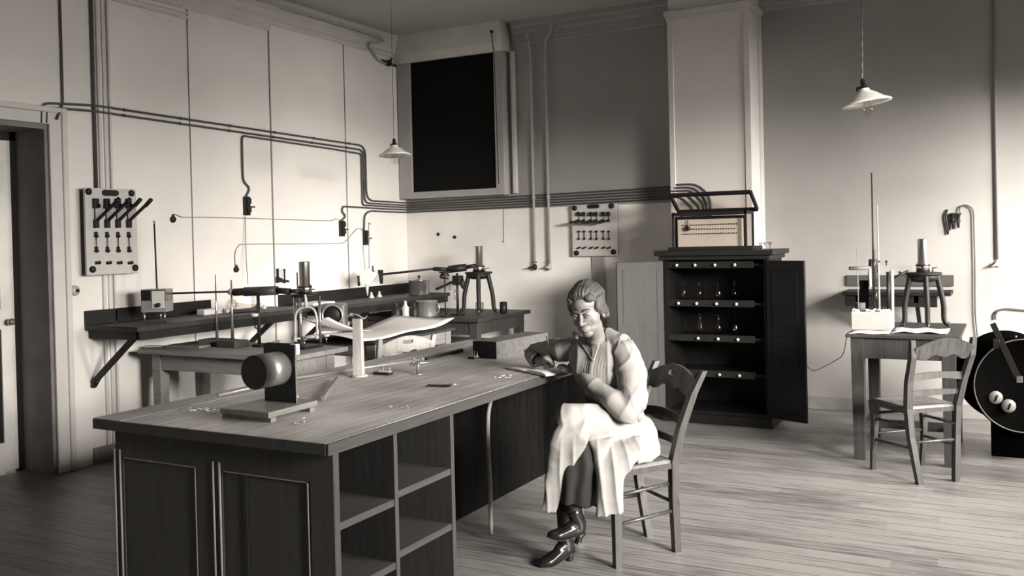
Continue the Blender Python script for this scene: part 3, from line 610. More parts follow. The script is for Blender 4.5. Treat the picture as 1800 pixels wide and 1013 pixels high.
table('side_table', 'table behind the desk covered by rolled white paper', -4.95, -4.16, 5.50, 6.62, T3H, M['table'], M['tablel'], leg=.08, inset=.03, apron=.10, th=.02, m_ap=M['tablel'])
TRH = .85
table('work_table', 'tall wooden work table against the right wall behind the empty chair', -1.00, -.30, 6.50, 7.45, TRH, M['table'], M['tablez'], leg=.085, inset=.03, apron=.14, th=.022, stretch=.17)

def shelf(lab, y0, y1, bb, brs, depth=.55, z=1.0, bbz=1.10):
    t = thing('wall_shelf', lab, 'shelf', (LX, (y0+y1)/2, z-.1))
    part(t, 'shelf_board', MB().box(LX+.001, LX+depth, y0, y1, z-.035, z, .003), M['table'], world=True)
    part(t, 'front_rail', MB().box(LX+depth-.05, LX+depth-.01, y0+.03, y1-.03, z-.095, z-.035, .003), M['dark'], world=True)
    part(t, 'back_board', MB().box(LX+.001, LX+.022, bb[0], bb[1], z, bbz, .002), M['dark'], world=True)
    for y in brs:
        q = MB(); q.box(LX+.001, LX+depth-.03, y-.02, y+.02, z-.095, z-.035, .003); q.bar((LX+.01, y, z-.42), (LX+depth-.1, y, z-.085), .03, .035); q.tube([(LX+.02, y, z-.44), (LX+.06, y, z-.39)], .02, 8)
        part(t, 'bracket', q, M['dark'], world=True)
    return t
shelf('dark wall shelf on slanting brackets, nearest the door', 4.29, 6.05, (4.29, 5.45), (4.34, 5.7))
shelf('dark wall shelf running into the far left corner', 6.25, BY-.02, (6.25, BY-.02), (6.42, 6.98), z=.985, bbz=1.085)
# shelf on the right wall
sz = 1.045; xa, xb = BWY(1480, 520, BY-.35).x, BWY(1672, 520, BY-.3).x
t = thing('wall_shelf', 'dark shelf fixed to the bright right wall behind the work table', 'shelf', ((xa+xb)/2, BY, sz))
part(t, 'shelf_board', MB().box(xa, xb, BY-.35, BY-.001, sz-.03, sz, .003), M['dark'], world=True)
part(t, 'back_board', MB().box(BWY(1489, 505).x, BWY(1677, 505).x, BY-.022, BY-.001, sz+.03, sz+.12, .002), M['darkgrey'], world=True)
q = MB(); q.box(xa+.02, xb-.1, BY-.33, BY-.30, sz-.12, sz-.03); part(t, 'front_rail', q, M['dark'], world=True)
for x in (xa+.12, xb-.25):
    q = MB(); q.box(x-.02, x+.02, BY-.33, BY-.001, sz-.09, sz-.03, .003); q.bar((x, BY-.02, sz-.32), (x, BY-.28, sz-.08), .03, .03); part(t, 'bracket', q, M['dark'], world=True)

# ================================================================ CHAIRS
def chair(lab, loc, rz, fw=.215, bw=.13, depth=.35, cab=False, slot=True, kind='chair', lean=.15, m='chair'):
    MC = M[m]
    t = thing('wooden_chair', lab, kind, loc, rz); yf, yb = -.18, -.18+depth
    sh = .455; bws = bw+.045; bwt = bw+.085
    def post(sx):                                        # rear post: raked foot, upright seat zone, leaning back
        return [((sx*bw), yb+.03, 0, .017), (sx*(bws-.012), yb+.0, .28, .019), (sx*bws, yb-.005, sh, .020), (sx*(bws+.018), yb+.03, .62, .019), (sx*(bwt-.008), yb+.09, .78, .0175), (sx*bwt, yb+lean, .885, .014)]
    for sx in (-1, 1):
        P = post(sx); q = MB()
        for a, c in zip(P[:-1], P[1:]):
            q.hexa([(a[0]-a[3], a[1]-a[3], a[2]), (a[0]+a[3], a[1]-a[3], a[2]), (a[0]+a[3], a[1]+a[3], a[2]), (a[0]-a[3], a[1]+a[3], a[2])], [(c[0]-c[3], c[1]-c[3], c[2]), (c[0]+c[3], c[1]-c[3], c[2]), (c[0]+c[3], c[1]+c[3], c[2]), (c[0]-c[3], c[1]+c[3], c[2])])
        bmesh.ops.remove_doubles(q.bm, verts=q.bm.verts, dist=.0005); part(t, 'back_post', q, MC)
        q = MB(); x = sx*(fw-.022)
        if cab: pr = [(x, yf-.01, 0, .013), (x+sx*.004, yf+.004, .12, .014), (x, yf+.022, .26, .016), (x, yf+.016, .36, .019), (x, yf+.012, sh-.01, .024)]
        else: pr = [(x, yf+.015, 0, .016), (x, yf+.018, sh-.005, .022)]
        for a, c in zip(pr[:-1], pr[1:]):
            q.hexa([(a[0]-a[3], a[1]-a[3], a[2]), (a[0]+a[3], a[1]-a[3], a[2]), (a[0]+a[3], a[1]+a[3], a[2]), (a[0]-a[3], a[1]+a[3], a[2])], [(c[0]-c[3], c[1]-c[3], c[2]), (c[0]+c[3], c[1]-c[3], c[2]), (c[0]+c[3], c[1]+c[3], c[2]), (c[0]-c[3], c[1]+c[3], c[2])])
        part(t, 'front_leg', q, MC)
    # seat: rounded trapezoid, dished, with frame
    def outline(k, dz, n=8):
        out = []; fx, bx = fw*k, (bws+.012)*k
        for i in range(n+1): u = i/n*2-1; out.append((u*fx, (yf-.03*(1-u*u))*k - (1-k)*0, dz))
        for i in range(n+1): u = 1-i/n*2; out.append((u*bx, (yb-.004)*k + (1-k)*.0, dz))
        return out
    q = MB(); q.hexa(outline(1, sh-.03), outline(1, sh-.004)); part(t, 'seat_frame', q, MC)
    q = MB(); rings = [outline(k, sh-.004+dz) for k, dz in ((.97, 0), (.95, .012), (.85, .014), (.6, .008), (.25, .004))]
    R = [[q.bm.verts.new(p) for p in r] for r in rings]
    for A, B in zip(R[:-1], R[1:]):
        for i in range(len(A)): q.bm.faces.new((A[i], A[(i+1) % len(A)], B[(i+1) % len(A)], B[i])).smooth = True
    q.bm.faces.new(R[-1]); part(t, 'seat', q, M['seat'])
    # rails: bowed backwards, profiled
    def rail(z0f, z1f, x0, x1, y, th, n=16, bow=.03, hole=None, ylean=0):
        q = MB(); cols = []
        for i in range(n+1):
            u = i/n*2-1; x = (x0+x1)/2+u*(x1-x0)/2; lo = z0f(u); hi = z1f(u); yy = y+bow*(1-u*u)
            cols.append([(x, yy-th/2, lo), (x, yy+th/2, lo), (x, yy+th/2+ylean, hi), (x, yy-th/2+ylean, hi)])
        for a, c in zip(cols[:-1], cols[1:]):
            u = (a[0][0]+c[0][0]); 
            if hole and abs(u) < hole*2:                # hand slot: two bars above and below
                for lo_, hi_ in ((0, .5), (.74, 1)):
                    f = lambda s, k: [tuple(Vector(s[0]).lerp(Vector(s[3]), k)), tuple(Vector(s[1]).lerp(Vector(s[2]), k))]
                    q.hexa(f(a, lo_)+f(a, hi_)[::-1], f(c, lo_)+f(c, hi_)[::-1])
            else: q.hexa(a, c)
        bmesh.ops.remove_doubles(q.bm, verts=q.bm.verts, dist=.0003)
        return q
    x0, x1 = -(bwt-.012), bwt-.012
    part(t, 'top_rail', rail(lambda u: .775+.012*math.cos(u*PI*1.0)*1-.010*math.cos(u*PI*3), lambda u: .852+.042*max(0, math.cos(u*PI/2))**1.3-.012*abs(u)**4, x0, x1, yb+.085, .016, 20, .02, .045 if slot else None, .03), MC)
    xs = bws+.012
    part(t, 'back_rail', rail(lambda u: .635+.008*math.cos(u*PI), lambda u: .668+.014*math.cos(u*PI/2), -xs-.005, xs+.005, yb+.035, .013, 14, .02), MC)
    part(t, 'back_rail', rail(lambda u: .535, lambda u: .562+.008*math.cos(u*PI/2), -xs+.01, xs-.01, yb+.012, .012, 12, .012), MC)
    for sx in (-1, 1):
        for z in (.20, .335): part(t, 'side_rung', MB().tube([(sx*(fw-.022), yf+.018, z), (sx*(bw+.024), yb+.005, z+.012)], .0095, 8), MC)
    for z in (.24, .37): part(t, 'front_rung', MB().tube([(-(fw-.022), yf+.018, z), (fw-.022, yf+.018, z)], .0095, 8), MC)
    part(t, 'back_rung', MB().tube([(-(bw+.03), yb+.005, .25), (bw+.03, yb+.005, .25)], .0095, 8), MC)
    return t
chair('dark wooden slat-back chair the seated person sits on, with hand slot in the top rail', (-1.690, 4.226, 0), math.radians(-38.5))
chair('empty wooden chair with curved front legs pushed to the right work table', (-.556, 6.283, 0), math.radians(-139.5), fw=.20, bw=.125, depth=.36, cab=True, slot=False, lean=.10)
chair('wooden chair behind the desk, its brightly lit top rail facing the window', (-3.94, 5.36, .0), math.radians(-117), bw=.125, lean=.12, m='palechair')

# ================================================================ CABINET WITH OPEN DOORS
KX0, KX1, KY0, KY1, KZ = -2.56, -1.70, 7.33, 7.84, 1.42
cab = thing('cabinet', 'black wooden cabinet with both doors open and white knobs along its shelves', 'cabinet', ((KX0+KX1)/2, (KY0+KY1)/2, 0))
b = MB(); b.box(KX0, KX0+.03, KY0, KY1, .04, KZ-.05); b.box(KX1-.03, KX1, KY0, KY1, .04, KZ-.05); b.box(KX0+.03, KX1-.03, KY1-.02, KY1, .04, KZ-.05); b.box(KX0+.03, KX1-.03, KY0, KY1-.02, .07, .10); part(cab, 'body', b, M['cab'], world=True)
b = MB(); b.box(KX0-.06, KX1+.06, KY0-.06, KY1+.02, KZ-.05, KZ-.01, .006); b.box(KX0-.03, KX1+.03, KY0-.03, KY1, KZ-.085, KZ-.05, .006); part(cab, 'cornice', b, M['dark'], world=True)
b = MB(); b.box(KX0-.02, KX1+.03, KY0-.035, KY1, 0, .075, .008); part(cab, 'plinth', b, M['cab'], world=True)
zs = [1.30, .985, .70, .41]
for k, z in enumerate(zs):
    part(cab, 'shelf', MB().box(KX0+.03, KX1-.03, KY0+.05, KY1-.02, z-.02, z, .002), M['cab'], world=True)
    part(cab, 'shelf_rail', MB().box(KX0+.03, KX1-.12, KY0+.025, KY0+.05, z-.035, z+.02, .002), M['dark'], world=True)
    for j, px in enumerate((1190, 1222, 1257, 1292)):
        if (k >= 2 and j == 0): continue
        x = BWY(px+k*1.5, 500, KY0).x
        part(cab, 'knob', MB().lathe([(.006, 0), (.006, .012), (.012, .018), (.013, .025), (.008, .032), (0, .033)], (x, KY0+.025, z-.008), 14, (0, -1, 0)), M['porc'], world=True)
def cdoor(hx, ang, w, lab, m, knob):                       # hinged at (hx, KY0), swung outwards
    q = part(cab, 'door', MB().box(0, w, -.022, 0, .085, KZ-.095, .003), m, label=lab)
    q2 = MB()
    for (a, c) in ((.14, .74), (.80, KZ-.16)):
        q2.box(.055, w-.055, -.028, -.0225, a+.012, c-.012, .003)
        for z in (a, c-.008): q2.box(.05, w-.05, -.026, .004, z, z+.008)
        q2.box(.05, .058, -.026, .004, a, c); q2.box(w-.058, w-.05, -.026, .004, a, c)
    p2 = part(q, 'door_panel', q2, M['cab'] if m is M['cab'] else m)
    R = Matrix.Translation(Vector((hx, KY0, 0))) @ Matrix.Rotation(ang, 4, 'Z')
    q.matrix_basis = MW[cab.name].inverted() @ R
    return q
cdoor(KX0, math.radians(180+38), .40, 'left door, the light on it put in as paler wood', M['cabdoorlit'], 1)
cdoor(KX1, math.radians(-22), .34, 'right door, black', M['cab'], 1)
# dim glassware inside
for i, (px, py, z) in enumerate(((1200, 480, zs[1]), (1228, 480, zs[1]), (1262, 478, zs[1]), (1290, 476, zs[1]), (1262, 545, zs[2]), (1230, 545, zs[2]), (1292, 545, zs[2]))):
    x = BWY(px, py, KY0+.2).x; lab = 'dim glass flask inside the black cabinet, on its %s shelf' % ('upper open' if z == zs[1] else 'middle')
    solo('glass_flask', MB().lathe([(.001, 0), (.035, .002), (.038, .06), (.03, .10), (.012, .13), (.012, .17), (.016, .175), (.013, .176), (.009, .13)], (x, KY0+.2, z+.001), 16, close=False), M['glassb'], lab, 'flask', loc=(x, KY0+.2, z+.001), group='glass flasks on the %s cabinet shelf' % ('upper' if z == zs[1] else 'middle'))

# glazed case on top of the cabinet, lid propped open, white terminal panel inside
GX0, GX1, GY0, GY1, GZ0, GZ1 = BWY(1181, 400, 7.40).x, BWY(1312, 400, 7.40).x, 7.40, 7.65, KZ-.01+.03, BWY(1250, 372, 7.40).z
t = thing('glazed_case', 'black framed glass case with raised lid standing on the cabinet', 'display case', ((GX0+GX1)/2, (GY0+GY1)/2, KZ-.01))
part(t, 'base', MB().box(GX0-.03, GX1+.06, GY0-.03, GY1+.03, KZ-.009, GZ0, .004), M['dark'], world=True)
b = MB(); w = .016
for x in (GX0, GX1-w):
    for y in (GY0, GY1-w): b.box(x, x+w, y, y+w, GZ0, GZ1)
b.box(GX0, GX1, GY0, GY0+w, GZ1-.025, GZ1); b.box(GX0, GX1, GY1-w, GY1, GZ1-.025, GZ1); b.box(GX0, GX0+w, GY0, GY1, GZ1-.025, GZ1); b.box(GX1-w, GX1, GY0, GY1, GZ1-.025, GZ1); part(t, 'frame', b, M['dark'], world=True)
b = MB(); b.box(GX0+w, GX1-w, GY0+.005, GY0+.008, GZ0, GZ1-.025); b.box(GX1-.010, GX1-.007, GY0+w, GY1-w, GZ0, GZ1-.025); b.box(GX0+.007, GX0+.010, GY0+w, GY1-w, GZ0, GZ1-.025); part(t, 'pane', b, M['glass'], world=True)
# lid: hinged along the back top edge, free front edge raised
hy, hz = GY1, GZ1+.012; d = Vector((0, -.215, .135)); L0 = Vector((GX0-.02, hy, hz)); L1 = Vector((GX1+.03, hy, hz))
b = MB(); b.bar(L0, L1, .032, .022, up=d.cross(Vector((1, 0, 0)))); b.bar(L0+d, L1+d, .032, .022, up=d.cross(Vector((1, 0, 0)))); b.bar(L0, L0+d, .032, .02, up=(1, 0, 0)); b.bar(L1, L1+d, .032, .02, up=(1, 0, 0))
lid = part(t, 'lid', b, M['dark'], world=True)
b = MB(); n_ = d.cross(Vector((1, 0, 0))).normalized()*.003; b.hexa([L0, L1, L1+d, L0+d], [L0+n_, L1+n_, L1+d+n_, L0+d+n_]); part(lid, 'pane', b, M['glass'], world=True)
# white terminal panel standing in the case
pyy = GY0+.07; ax0, ax1 = BWY(1191, 400, pyy).x, BWY(1306, 400, pyy).x; az0, az1 = GZ0+.001, BWY(1250, 385, pyy).z
b = MB(); b.box(ax0, ax1, pyy, pyy+.015, az0, az1, .003); tp = part(t, 'terminal_panel', b, M['marble'], world=True, label='white panel with three rows of small dark terminals')
for r, (py0, py1, c0, c1) in enumerate(((396.5, 393.5, 1200, 1295), (403, 402, 1206, 1291), (412, 409.5, 1200, 1295))):
    b = MB(); n = 21 if r != 1 else 19
    for i in range(n):
        px = c0+(c1-c0)*i/(n-1); py = py0+(py1-py0)*i/(n-1); p = BWY(px, py, pyy); b.lathe([(.0055, 0), (.0055, .006), (.003, .008)], p, 8, (0, -1, 0))
    part(tp, 'terminal_row', b, M['dark'], world=True)
p = BWY(1209, 402, pyy-.02); b = MB(); b.lathe([(.02, 0), (.022, .012), (.01, .02)], p, 16, (0, -1, 0)); b.tube([p, p+Vector((0, .0, .07))], .004, 6); part(t, 'plug_switch', b, M['dark'], world=True)
b = MB(); b.box(ax0-.03, ax1+.015, pyy+.02, pyy+.04, az0, az1+.025, .003); part(t, 'back_frame', b, M['dark'], world=True)
# small bits lying on top of the cabinet
rng = random.Random(4)
for i, px in enumerate((1338, 1345, 1352)):
    p = BWY(px, 424, 7.5); p.z = KZ-.009
    solo('glass_funnel', MB().lathe([(.006, 0), (.007, .03), (.02, .055), (.017, .056), (.004, .03)], (p.x, 7.5+.03*(i-1), KZ-.0095), 14, close=False), M['glassb'], 'small glass funnel on the right end of the cabinet top, %s of three' % ('leftmost', 'middle one', 'rightmost')[i], 'funnel', loc=(p.x, 7.5, KZ-.01), group='small funnels on the cabinet end')
for i, px in enumerate((1150, 1160, 1172)):
    x = BWY(px, 424, 7.42).x
    solo('glass_tube', MB().tube([(x, 7.38, KZ-.004), (x+.03, 7.44, KZ-.004)], .0055, 8), M['glassb'], 'short glass tube on the left end of the cabinet top, %s of three' % ('leftmost', 'middle one', 'rightmost')[i], 'tube', loc=(x, 7.4, KZ-.009), group='glass tubes on the cabinet end')

# ================================================================ PENDANT LAMPS
def lamp(lab, px, py_rim, D, tilt, dia=.26, cord=.0028):
    c = DEP(px, py_rim, D); r = dia/2; t = thing('pendant_lamp', lab, 'lamp', tuple(c), 0, 'pendant lamps')
    R = Matrix.Rotation(tilt, 4, _f) @ Matrix.Rotation(-.05, 4, _r)
    def go(q):
        for v in q.bm.verts: v.co = R @ v.co
        return q
    part(t, 'lamp_shade', go(MB().lathe([(.026, .075), (.03, .062), (.06, .046), (r*.72, .018), (r*.96, .002), (r, -.004), (r*.985, -.009), (r*.7, .010), (.06, .036), (.02, .05)], (0, 0, 0), 40, close=False)), M['opal'])
    part(t, 'socket', go(MB().lathe([(.008, .13), (.013, .12), (.014, .095), (.022, .09), (.024, .078), (.02, .03), (.014, .01)], (0, 0, 0), 16)), M['dark'])
    q = MB().tube([(-.022, 0, .085), (-.034, 0, .088), (-.036, 0, .07)], .006, 8); part(t, 'switch_key', go(q), M['dark'])
    bulb = part(t, 'bulb', go(MB().lathe([(.013, .02), (.015, .0), (.027, -.015), (.034, -.036), (.030, -.058), (.016, -.072), (.004, -.078), (.002, -.088), (0, -.089)], (0, 0, 0), 20, close=False)), M['bulb'])
    part(bulb, 'filament', go(MB().tube([(-.012, 0, .0), (-.015, 0, -.045), (-.006, 0, -.03), (0, 0, -.048), (.006, 0, -.03), (.015, 0, -.045), (.012, 0, 0)], .0012, 5)), M['steel'])
    top = Vector((0, 0, CZ-.02-c.z)); st = R @ Vector((0, 0, .13)); q = MB(); n = 60 if cord > .0028 else 8
    for s in ((0, PI) if cord > .0028 else (0,)):
        pts = [st.lerp(top, k/n) + Vector((math.cos(k*1.2+s), math.sin(k*1.2+s), 0))*(cord*.9 if cord > .0028 else 0) for k in range(n+1)]
        q.tube(pts, cord, 5)
    part(t, 'cord', q, M['wire2'])
    part(t, 'ceiling_rose', MB().lathe([(.012, -.045), (.04, -.02), (.045, .019)], top, 18), M['dark'])
M['opal'] = mat('opal_glass', .80, .25, var=.02); M['wire2'] = mat('twisted_cord', .2, .8); M['bulb'] = glassmat('bulb_glass', .92, .03, .5)
lamp('white cone pendant lamp on a long cord near the far left corner', 694, 272, 7.4, math.radians(-2), .26)
lamp('white cone pendant lamp with a clear bulb, hanging at right, tilted on its cord', 1523, 180, 5.0, math.radians(-8), .262, .003)

# ================================================================ CABLE REEL / MACHINE AT THE RIGHT EDGE
rc = Vector((-.02, 6.9, .0)); c = BWY(1800, 678, 6.9); R0 = (c - BWY(1706, 678, 6.9)).length
t = thing('instrument_reel', 'big dark round drum with two white knobs in the right corner', 'machine', (c.x, 6.95, 0))
axv = Vector((.25, -.97, 0)).normalized(); cc = Vector((c.x, 6.9, c.z))
b = MB(); b.lathe([(R0*.1, -.0), (R0*.9, 0), (R0*.92, .02), (R0, .02), (R0, -.03), (R0*.93, -.03), (R0*.9, -.10), (R0*.9, -.40), (R0, -.42), (R0, -.46), (R0*.1, -.46)], cc, 56, axv); part(t, 'drum', b, M['soot'], world=True)
b = MB(); ex = axv.cross(Vector((0, 0, 1))).normalized(); n = 56
b.tube([cc+axv*.022+(ex*math.cos(2*PI*k/n)+Vector((0, 0, 1))*math.sin(2*PI*k/n))*R0*.97 for k in range(n)], .005, 6, closed=True); part(t, 'rim', b, M['conduit'], world=True, label='thin grey rim')
for px, py in ((1750, 699), (1773, 714)):
    p = BWY(px, py, 6.86); q = MB(); q.lathe([(.030, -.03), (.042, -.02), (.045, .0), (.040, .012), (.008, .016), (0, .016)], p, 24, axv); k = part(t, 'dial_knob', q, M['card2'], world=True)
    q = MB(); q.tube([p+axv*.018+Vector((-.008, 0, -.02)), p+axv*.018+Vector((.01, 0, .02))], .006, 6); part(k, 'pointer', q, M['dark'], world=True)
b = MB(); b.box(c.x-.2, c.x+.55, 6.98, 7.4, 0, max(.05, c.z-R0+.05), .01); part(t, 'base', b, M['soot'], world=True)
p0 = BWY(1745, 569, 6.75); p1 = BWY(1789, 664, 6.65)
b = MB(); b.bar(p0, p1 + (p1-p0)*.0, .035, .02, up=(0, -1, 0)); b.box(-.02, .02, -.012, .012, -.03, .03, .004, M=Matrix.Translation(p0.lerp(p1, .33)+Vector((-.025, 0, -.02)))); t2 = part(t, 'lever', b, M['iron'], world=True)
part(t2, 'lever_tip', MB().box(-.018, .018, -.018, .018, -.02, .02, .004, M=Matrix.Translation(p1+Vector((.01, 0, -.01)))), M['steel'], world=True)
q = R_(1750, 562); pts = [q, R_(1750, 553), R_(1756, 546), R_(1770, 543.5), R_(1800, 546), R_(1830, 548)]
solo('rubber_hose', MB().tube(catmull(pts, 5), .008, 8), M['conduit'], 'short dark hose bending on the right wall above the round drum', 'hose', loc=tuple(q))
b = MB(); p = BWY(1800, 612, 7.0); b.box(p.x-.14, p.x+.4, 6.98, 7.38, p.z-.012, p.z+.006, .003); part(t, 'top_plate', b, M['dark'], world=True)
b = MB(); p = BWY(1786, 606, 7.05); b.tube([(p.x, 7.05, p.z-.02), (p.x, 7.05, p.z+.06)], .006, 8); b.lathe([(.03, 0), (.03, .012), (.01, .02)], (p.x, 7.05, p.z+.0), 14); part(t, 'terminal', b, M['steel'], world=True)
for zz in (.10, .24):
    p = BWY(1795, 612, 7.0); part(t, 'coil', MB().lathe([(.06, 0), (.11, .01), (.12, .05), (.11, .09), (.06, .10)], (p.x+.05, 7.15, p.z-.14-(zz-.10)), 24), M['porc'] if zz > .2 else M['dark'], world=True)
# ================================================================ INSTRUMENTS
def stand_electrometer(lab, c, zt, zp, rp, rf, ztop, rc, curved=True, angs=(100, 220, 340), leg=.013):
    """heavy three-legged stand carrying a polished metal cylinder; c = (x, y) centre"""
    t = thing('electrometer_stand', lab, 'scientific instrument', (c[0], c[1], zt))
    part(t, 'top_plate', MB().lathe([(rp*.95, 0), (rp, .004), (rp, .014), (rp*.95, .018), (.02, .018)], (0, 0, zp-zt-.018), 32), M['dark'])
    h = zp-zt-.018
    for a in angs:
        d = Vector((math.cos(math.radians(a)), math.sin(math.radians(a)), 0))
        if curved:
            pts = [d*rp*.72+Vector((0, 0, h)), d*rp*.80+Vector((0, 0, h*.86)), d*(rp*.6+rf*.33)+Vector((0, 0, h*.45)), d*(rf*.80)+Vector((0, 0, h*.16)), d*(rf*.9)+Vector((0, 0, h*.065)), d*rf+Vector((0, 0, h*.05))]
            lg = part(t, 'leg', MB().tube(catmull(pts, 4), [leg*(1.25-.3*k/20) for k in range(21)], 10), M['iron'])
            part(lg, 'levelling_screw', MB().tube([d*rf+Vector((0, 0, h*.10)), d*rf+Vector((0, 0, .001))], .004, 8), M['steel'])
        else:
            lg = part(t, 'leg', MB().lathe([(leg*.8, .02), (leg*.8, h*.5), (leg*.8, h)], d*rf*.9, 12), M['steel'])
            part(lg, 'foot', MB().lathe([(leg*1.5, .0), (leg*1.5, .012), (leg, .03)], d*rf*.9, 14), M['iron'])
    if curved: part(t, 'leg_web', MB().lathe([(rp*.55, h-.05), (rp*.75, h-.03), (rp*.85, h), (rp*.5, h)], (0, 0, 0), 24), M['iron'])
    H = ztop-zt
    cyl = part(t, 'cylinder', MB().lathe([(rc*1.25, zp-zt), (rc*1.25, zp-zt+.06), (rc, zp-zt+.07), (rc, H-.004), (rc*.96, H), (rc*.9, H-.001), (rc*.9, H-.05)], (0, 0, 0), 36), M['cyl'])
    part(cyl, 'collar', MB().lathe([(rc*1.3, 0), (rc*1.32, .004), (rc*1.3, .012)], (0, 0, zp-zt+.045), 30), M['dark'])
    part(t, 'clamp_screw', MB().tube([(rp*.5, 0, zp-zt+.0), (rp*.5, 0, zp-zt+.03), (rp*.9, 0, zp-zt+.035)], .006, 8), M['brass'])
    return t
M['cyl'] = mat('polished_cylinder', .65, .22, metal=1.0, var=.05)
def bsolo(name, b, m, lab, cat, loc, group=None): return solo(name, b, M[m] if isinstance(m, str) else m, lab, cat, loc=tuple(loc), group=group)

# --- A: on the low table
ca = DEP(537, 560, 6.62); ca = Vector((ca.x, ca.y)); zpA = DEP(537, 517, 6.62).z; ztA = DEP(535, 460, 6.62).z
tA = stand_electrometer('instrument with polished cylinder on three bright pillars on the low side table', ca, T1H, zpA, .10, .115, ztA, .040, curved=False, angs=(176, -68, 28), leg=.012)
# its horizontal sleeve and rod reaching the box on the shelf
pS = [DEP(526, 512, 6.55), DEP(510, 512.5, 6.55), DEP(487, 511, 6.58), DEP(430, 513, 6.68), DEP(411, 514, 6.70), DEP(404, 513, 6.72), DEP(299, 516, 6.80)]
t = thing('tube_arm', 'dark sleeved tube reaching left from the low table instrument to the shelf box', 'tube', tuple(pS[2]))
part(t, 'sleeve', MB().tube([pS[2], pS[3]], .033, 16), M['brassd'] if 'brassd' in M else M['iron'], world=True)
part(t, 'end_sleeve', MB().tube([pS[3], pS[4]], .027, 16), M['iron'], world=True); part(t, 'end_sleeve', MB().tube([pS[2], pS[1]], .022, 16), M['iron'], world=True)
part(t, 'joint', MB().tube([pS[1], pS[0]], .016, 12), M['dark'], world=True)
part(t, 'glass_collar', MB().tube([pS[4], pS[5]], .022, 14), M['porc'], world=True)
part(t, 'rod', MB().tube([pS[5], pS[6]], .0075, 8), M['dark'], world=True)
def pole(lab, px, py_top, base, r0, r1, m='steel', blk=None, name='support_rod', grp=None, kink=None):
    zt_ = ZAT(base, px, py_top); t = thing(name, lab, 'stand', tuple(base), 0, grp)
    part(t, 'rod', MB().tube([(0, 0, .0), (0, 0, (zt_-base[2])*.5), (0, 0, zt_-base[2])], [r0, (r0+r1)/2, r1], 10), M[m])
    if blk: part(t, 'base', MB().box(-blk[0], blk[0], -blk[1], blk[1], 0.0005, blk[2], .004), M[blk[3]])
    return t
p = LVL(387, 603, T1H); p.x, p.y = -5.24, 5.00
pole('thin tall rod on a pale wooden block, leftmost stand on the low side table', 386, 482, (-5.235, 4.985, T1H+.0), .012, .003, 'steel', (.12, .075, .045, 'tablel'))
pole('shorter rod on a dark block on the low side table, right of the tallest rod', 414, 492, (-5.02, 4.93, T1H), .012, .005, 'steel', (.09, .07, .05, 'tabledk'))
bc = LVL(456, 610, T1H)
t = pole('stout dark post under the sleeved tube on the low side table', 456, 517, (bc.x, bc.y, T1H), .013, .012, 'iron', (.04, .035, .022, 'dark'))
# hanging glass burette beside it
b1 = DEP(447, 520, 6.6); t = thing('glass_burette', 'glass burette clamped upside down beside the stout post', 'burette', tuple(b1))
q = MB(); q.lathe([(.012, .02), (.018, 0), (.022, -.03), (.022, -.13), (.018, -.15), (.006, -.18), (.004, -.22)], (0, 0, 0), 16, close=False); part(t, 'tube', q, M['glassb'])
part(t, 'cap', MB().lathe([(.024, -.128), (.026, -.13), (.026, -.145), (.02, -.15)], (0, 0, 0), 16), M['porc']); part(t, 'stopcock', MB().tube([(0, 0, -.16), (0, 0, -.23), (.02, 0, -.235), (.055, .01, -.235)], .005, 8), M['dark'])
# white horseshoe frame
D = 6.5; pts = [DEP(x, y, D) for x, y in ((519, 592), (519, 562), (521, 550), (527, 543), (536, 540.5), (545, 540.5), (552, 545), (556, 555), (557, 570), (557.5, 591))]
t = thing('horseshoe_magnet', 'white arched horseshoe frame standing under the low table instrument', 'magnet', tuple(DEP(538, 604, D)))
part(t, 'arch', MB().tube(catmull(pts, 4), .0085, 12), M['white'], world=True)
b = MB(); b.tube([DEP(519, 592, D), DEP(519, 601, D)], .014, 10); b.tube([DEP(557, 590, D), DEP(557, 596, D)], .016, 10); b.tube([DEP(533, 594, D), DEP(557, 592, D)], .009, 10); b.tube([DEP(519, 596, D), DEP(528, 595, D)], .008, 10); part(t, 'foot_bar', b, M['white'], world=True)
b = MB(); b.tube([DEP(538.5, 541, D), DEP(537.5, 526, D), DEP(536, 518, D)], [.014, .009, .008], 10); part(t, 'hanger', b, M['porc'], world=True)
zb = T1H+.0005; x0, y0 = LVL(520, 606, T1H).xy; part(t, 'base', MB().box(ca.x-.10, ca.x+.12, ca.y-.15, ca.y+.02, zb, zb+.02, .004), M['dark'], world=True)
def thumb(px, pyt, lab):
    p = LVL(px, 610 if px < 550 else 603, T1H); zt_ = ZAT(p, px, pyt)-T1H
    t = thing('levelling_screw', lab, 'screw', tuple(p), 0, 'white levelling screws')
    part(t, 'spindle', MB().tube([(0, 0, 0.001), (0, 0, zt_)], [.005, .007], 10), M['steel']); part(t, 'head', MB().lathe([(.02, 0), (.024, .004), (.024, .014), (.02, .018)], (0, 0, zt_), 18), M['porc'])
thumb(535, 598, 'left white-topped levelling screw on the low side table edge'); thumb(574, 592, 'right white-topped levelling screw on the low side table edge')
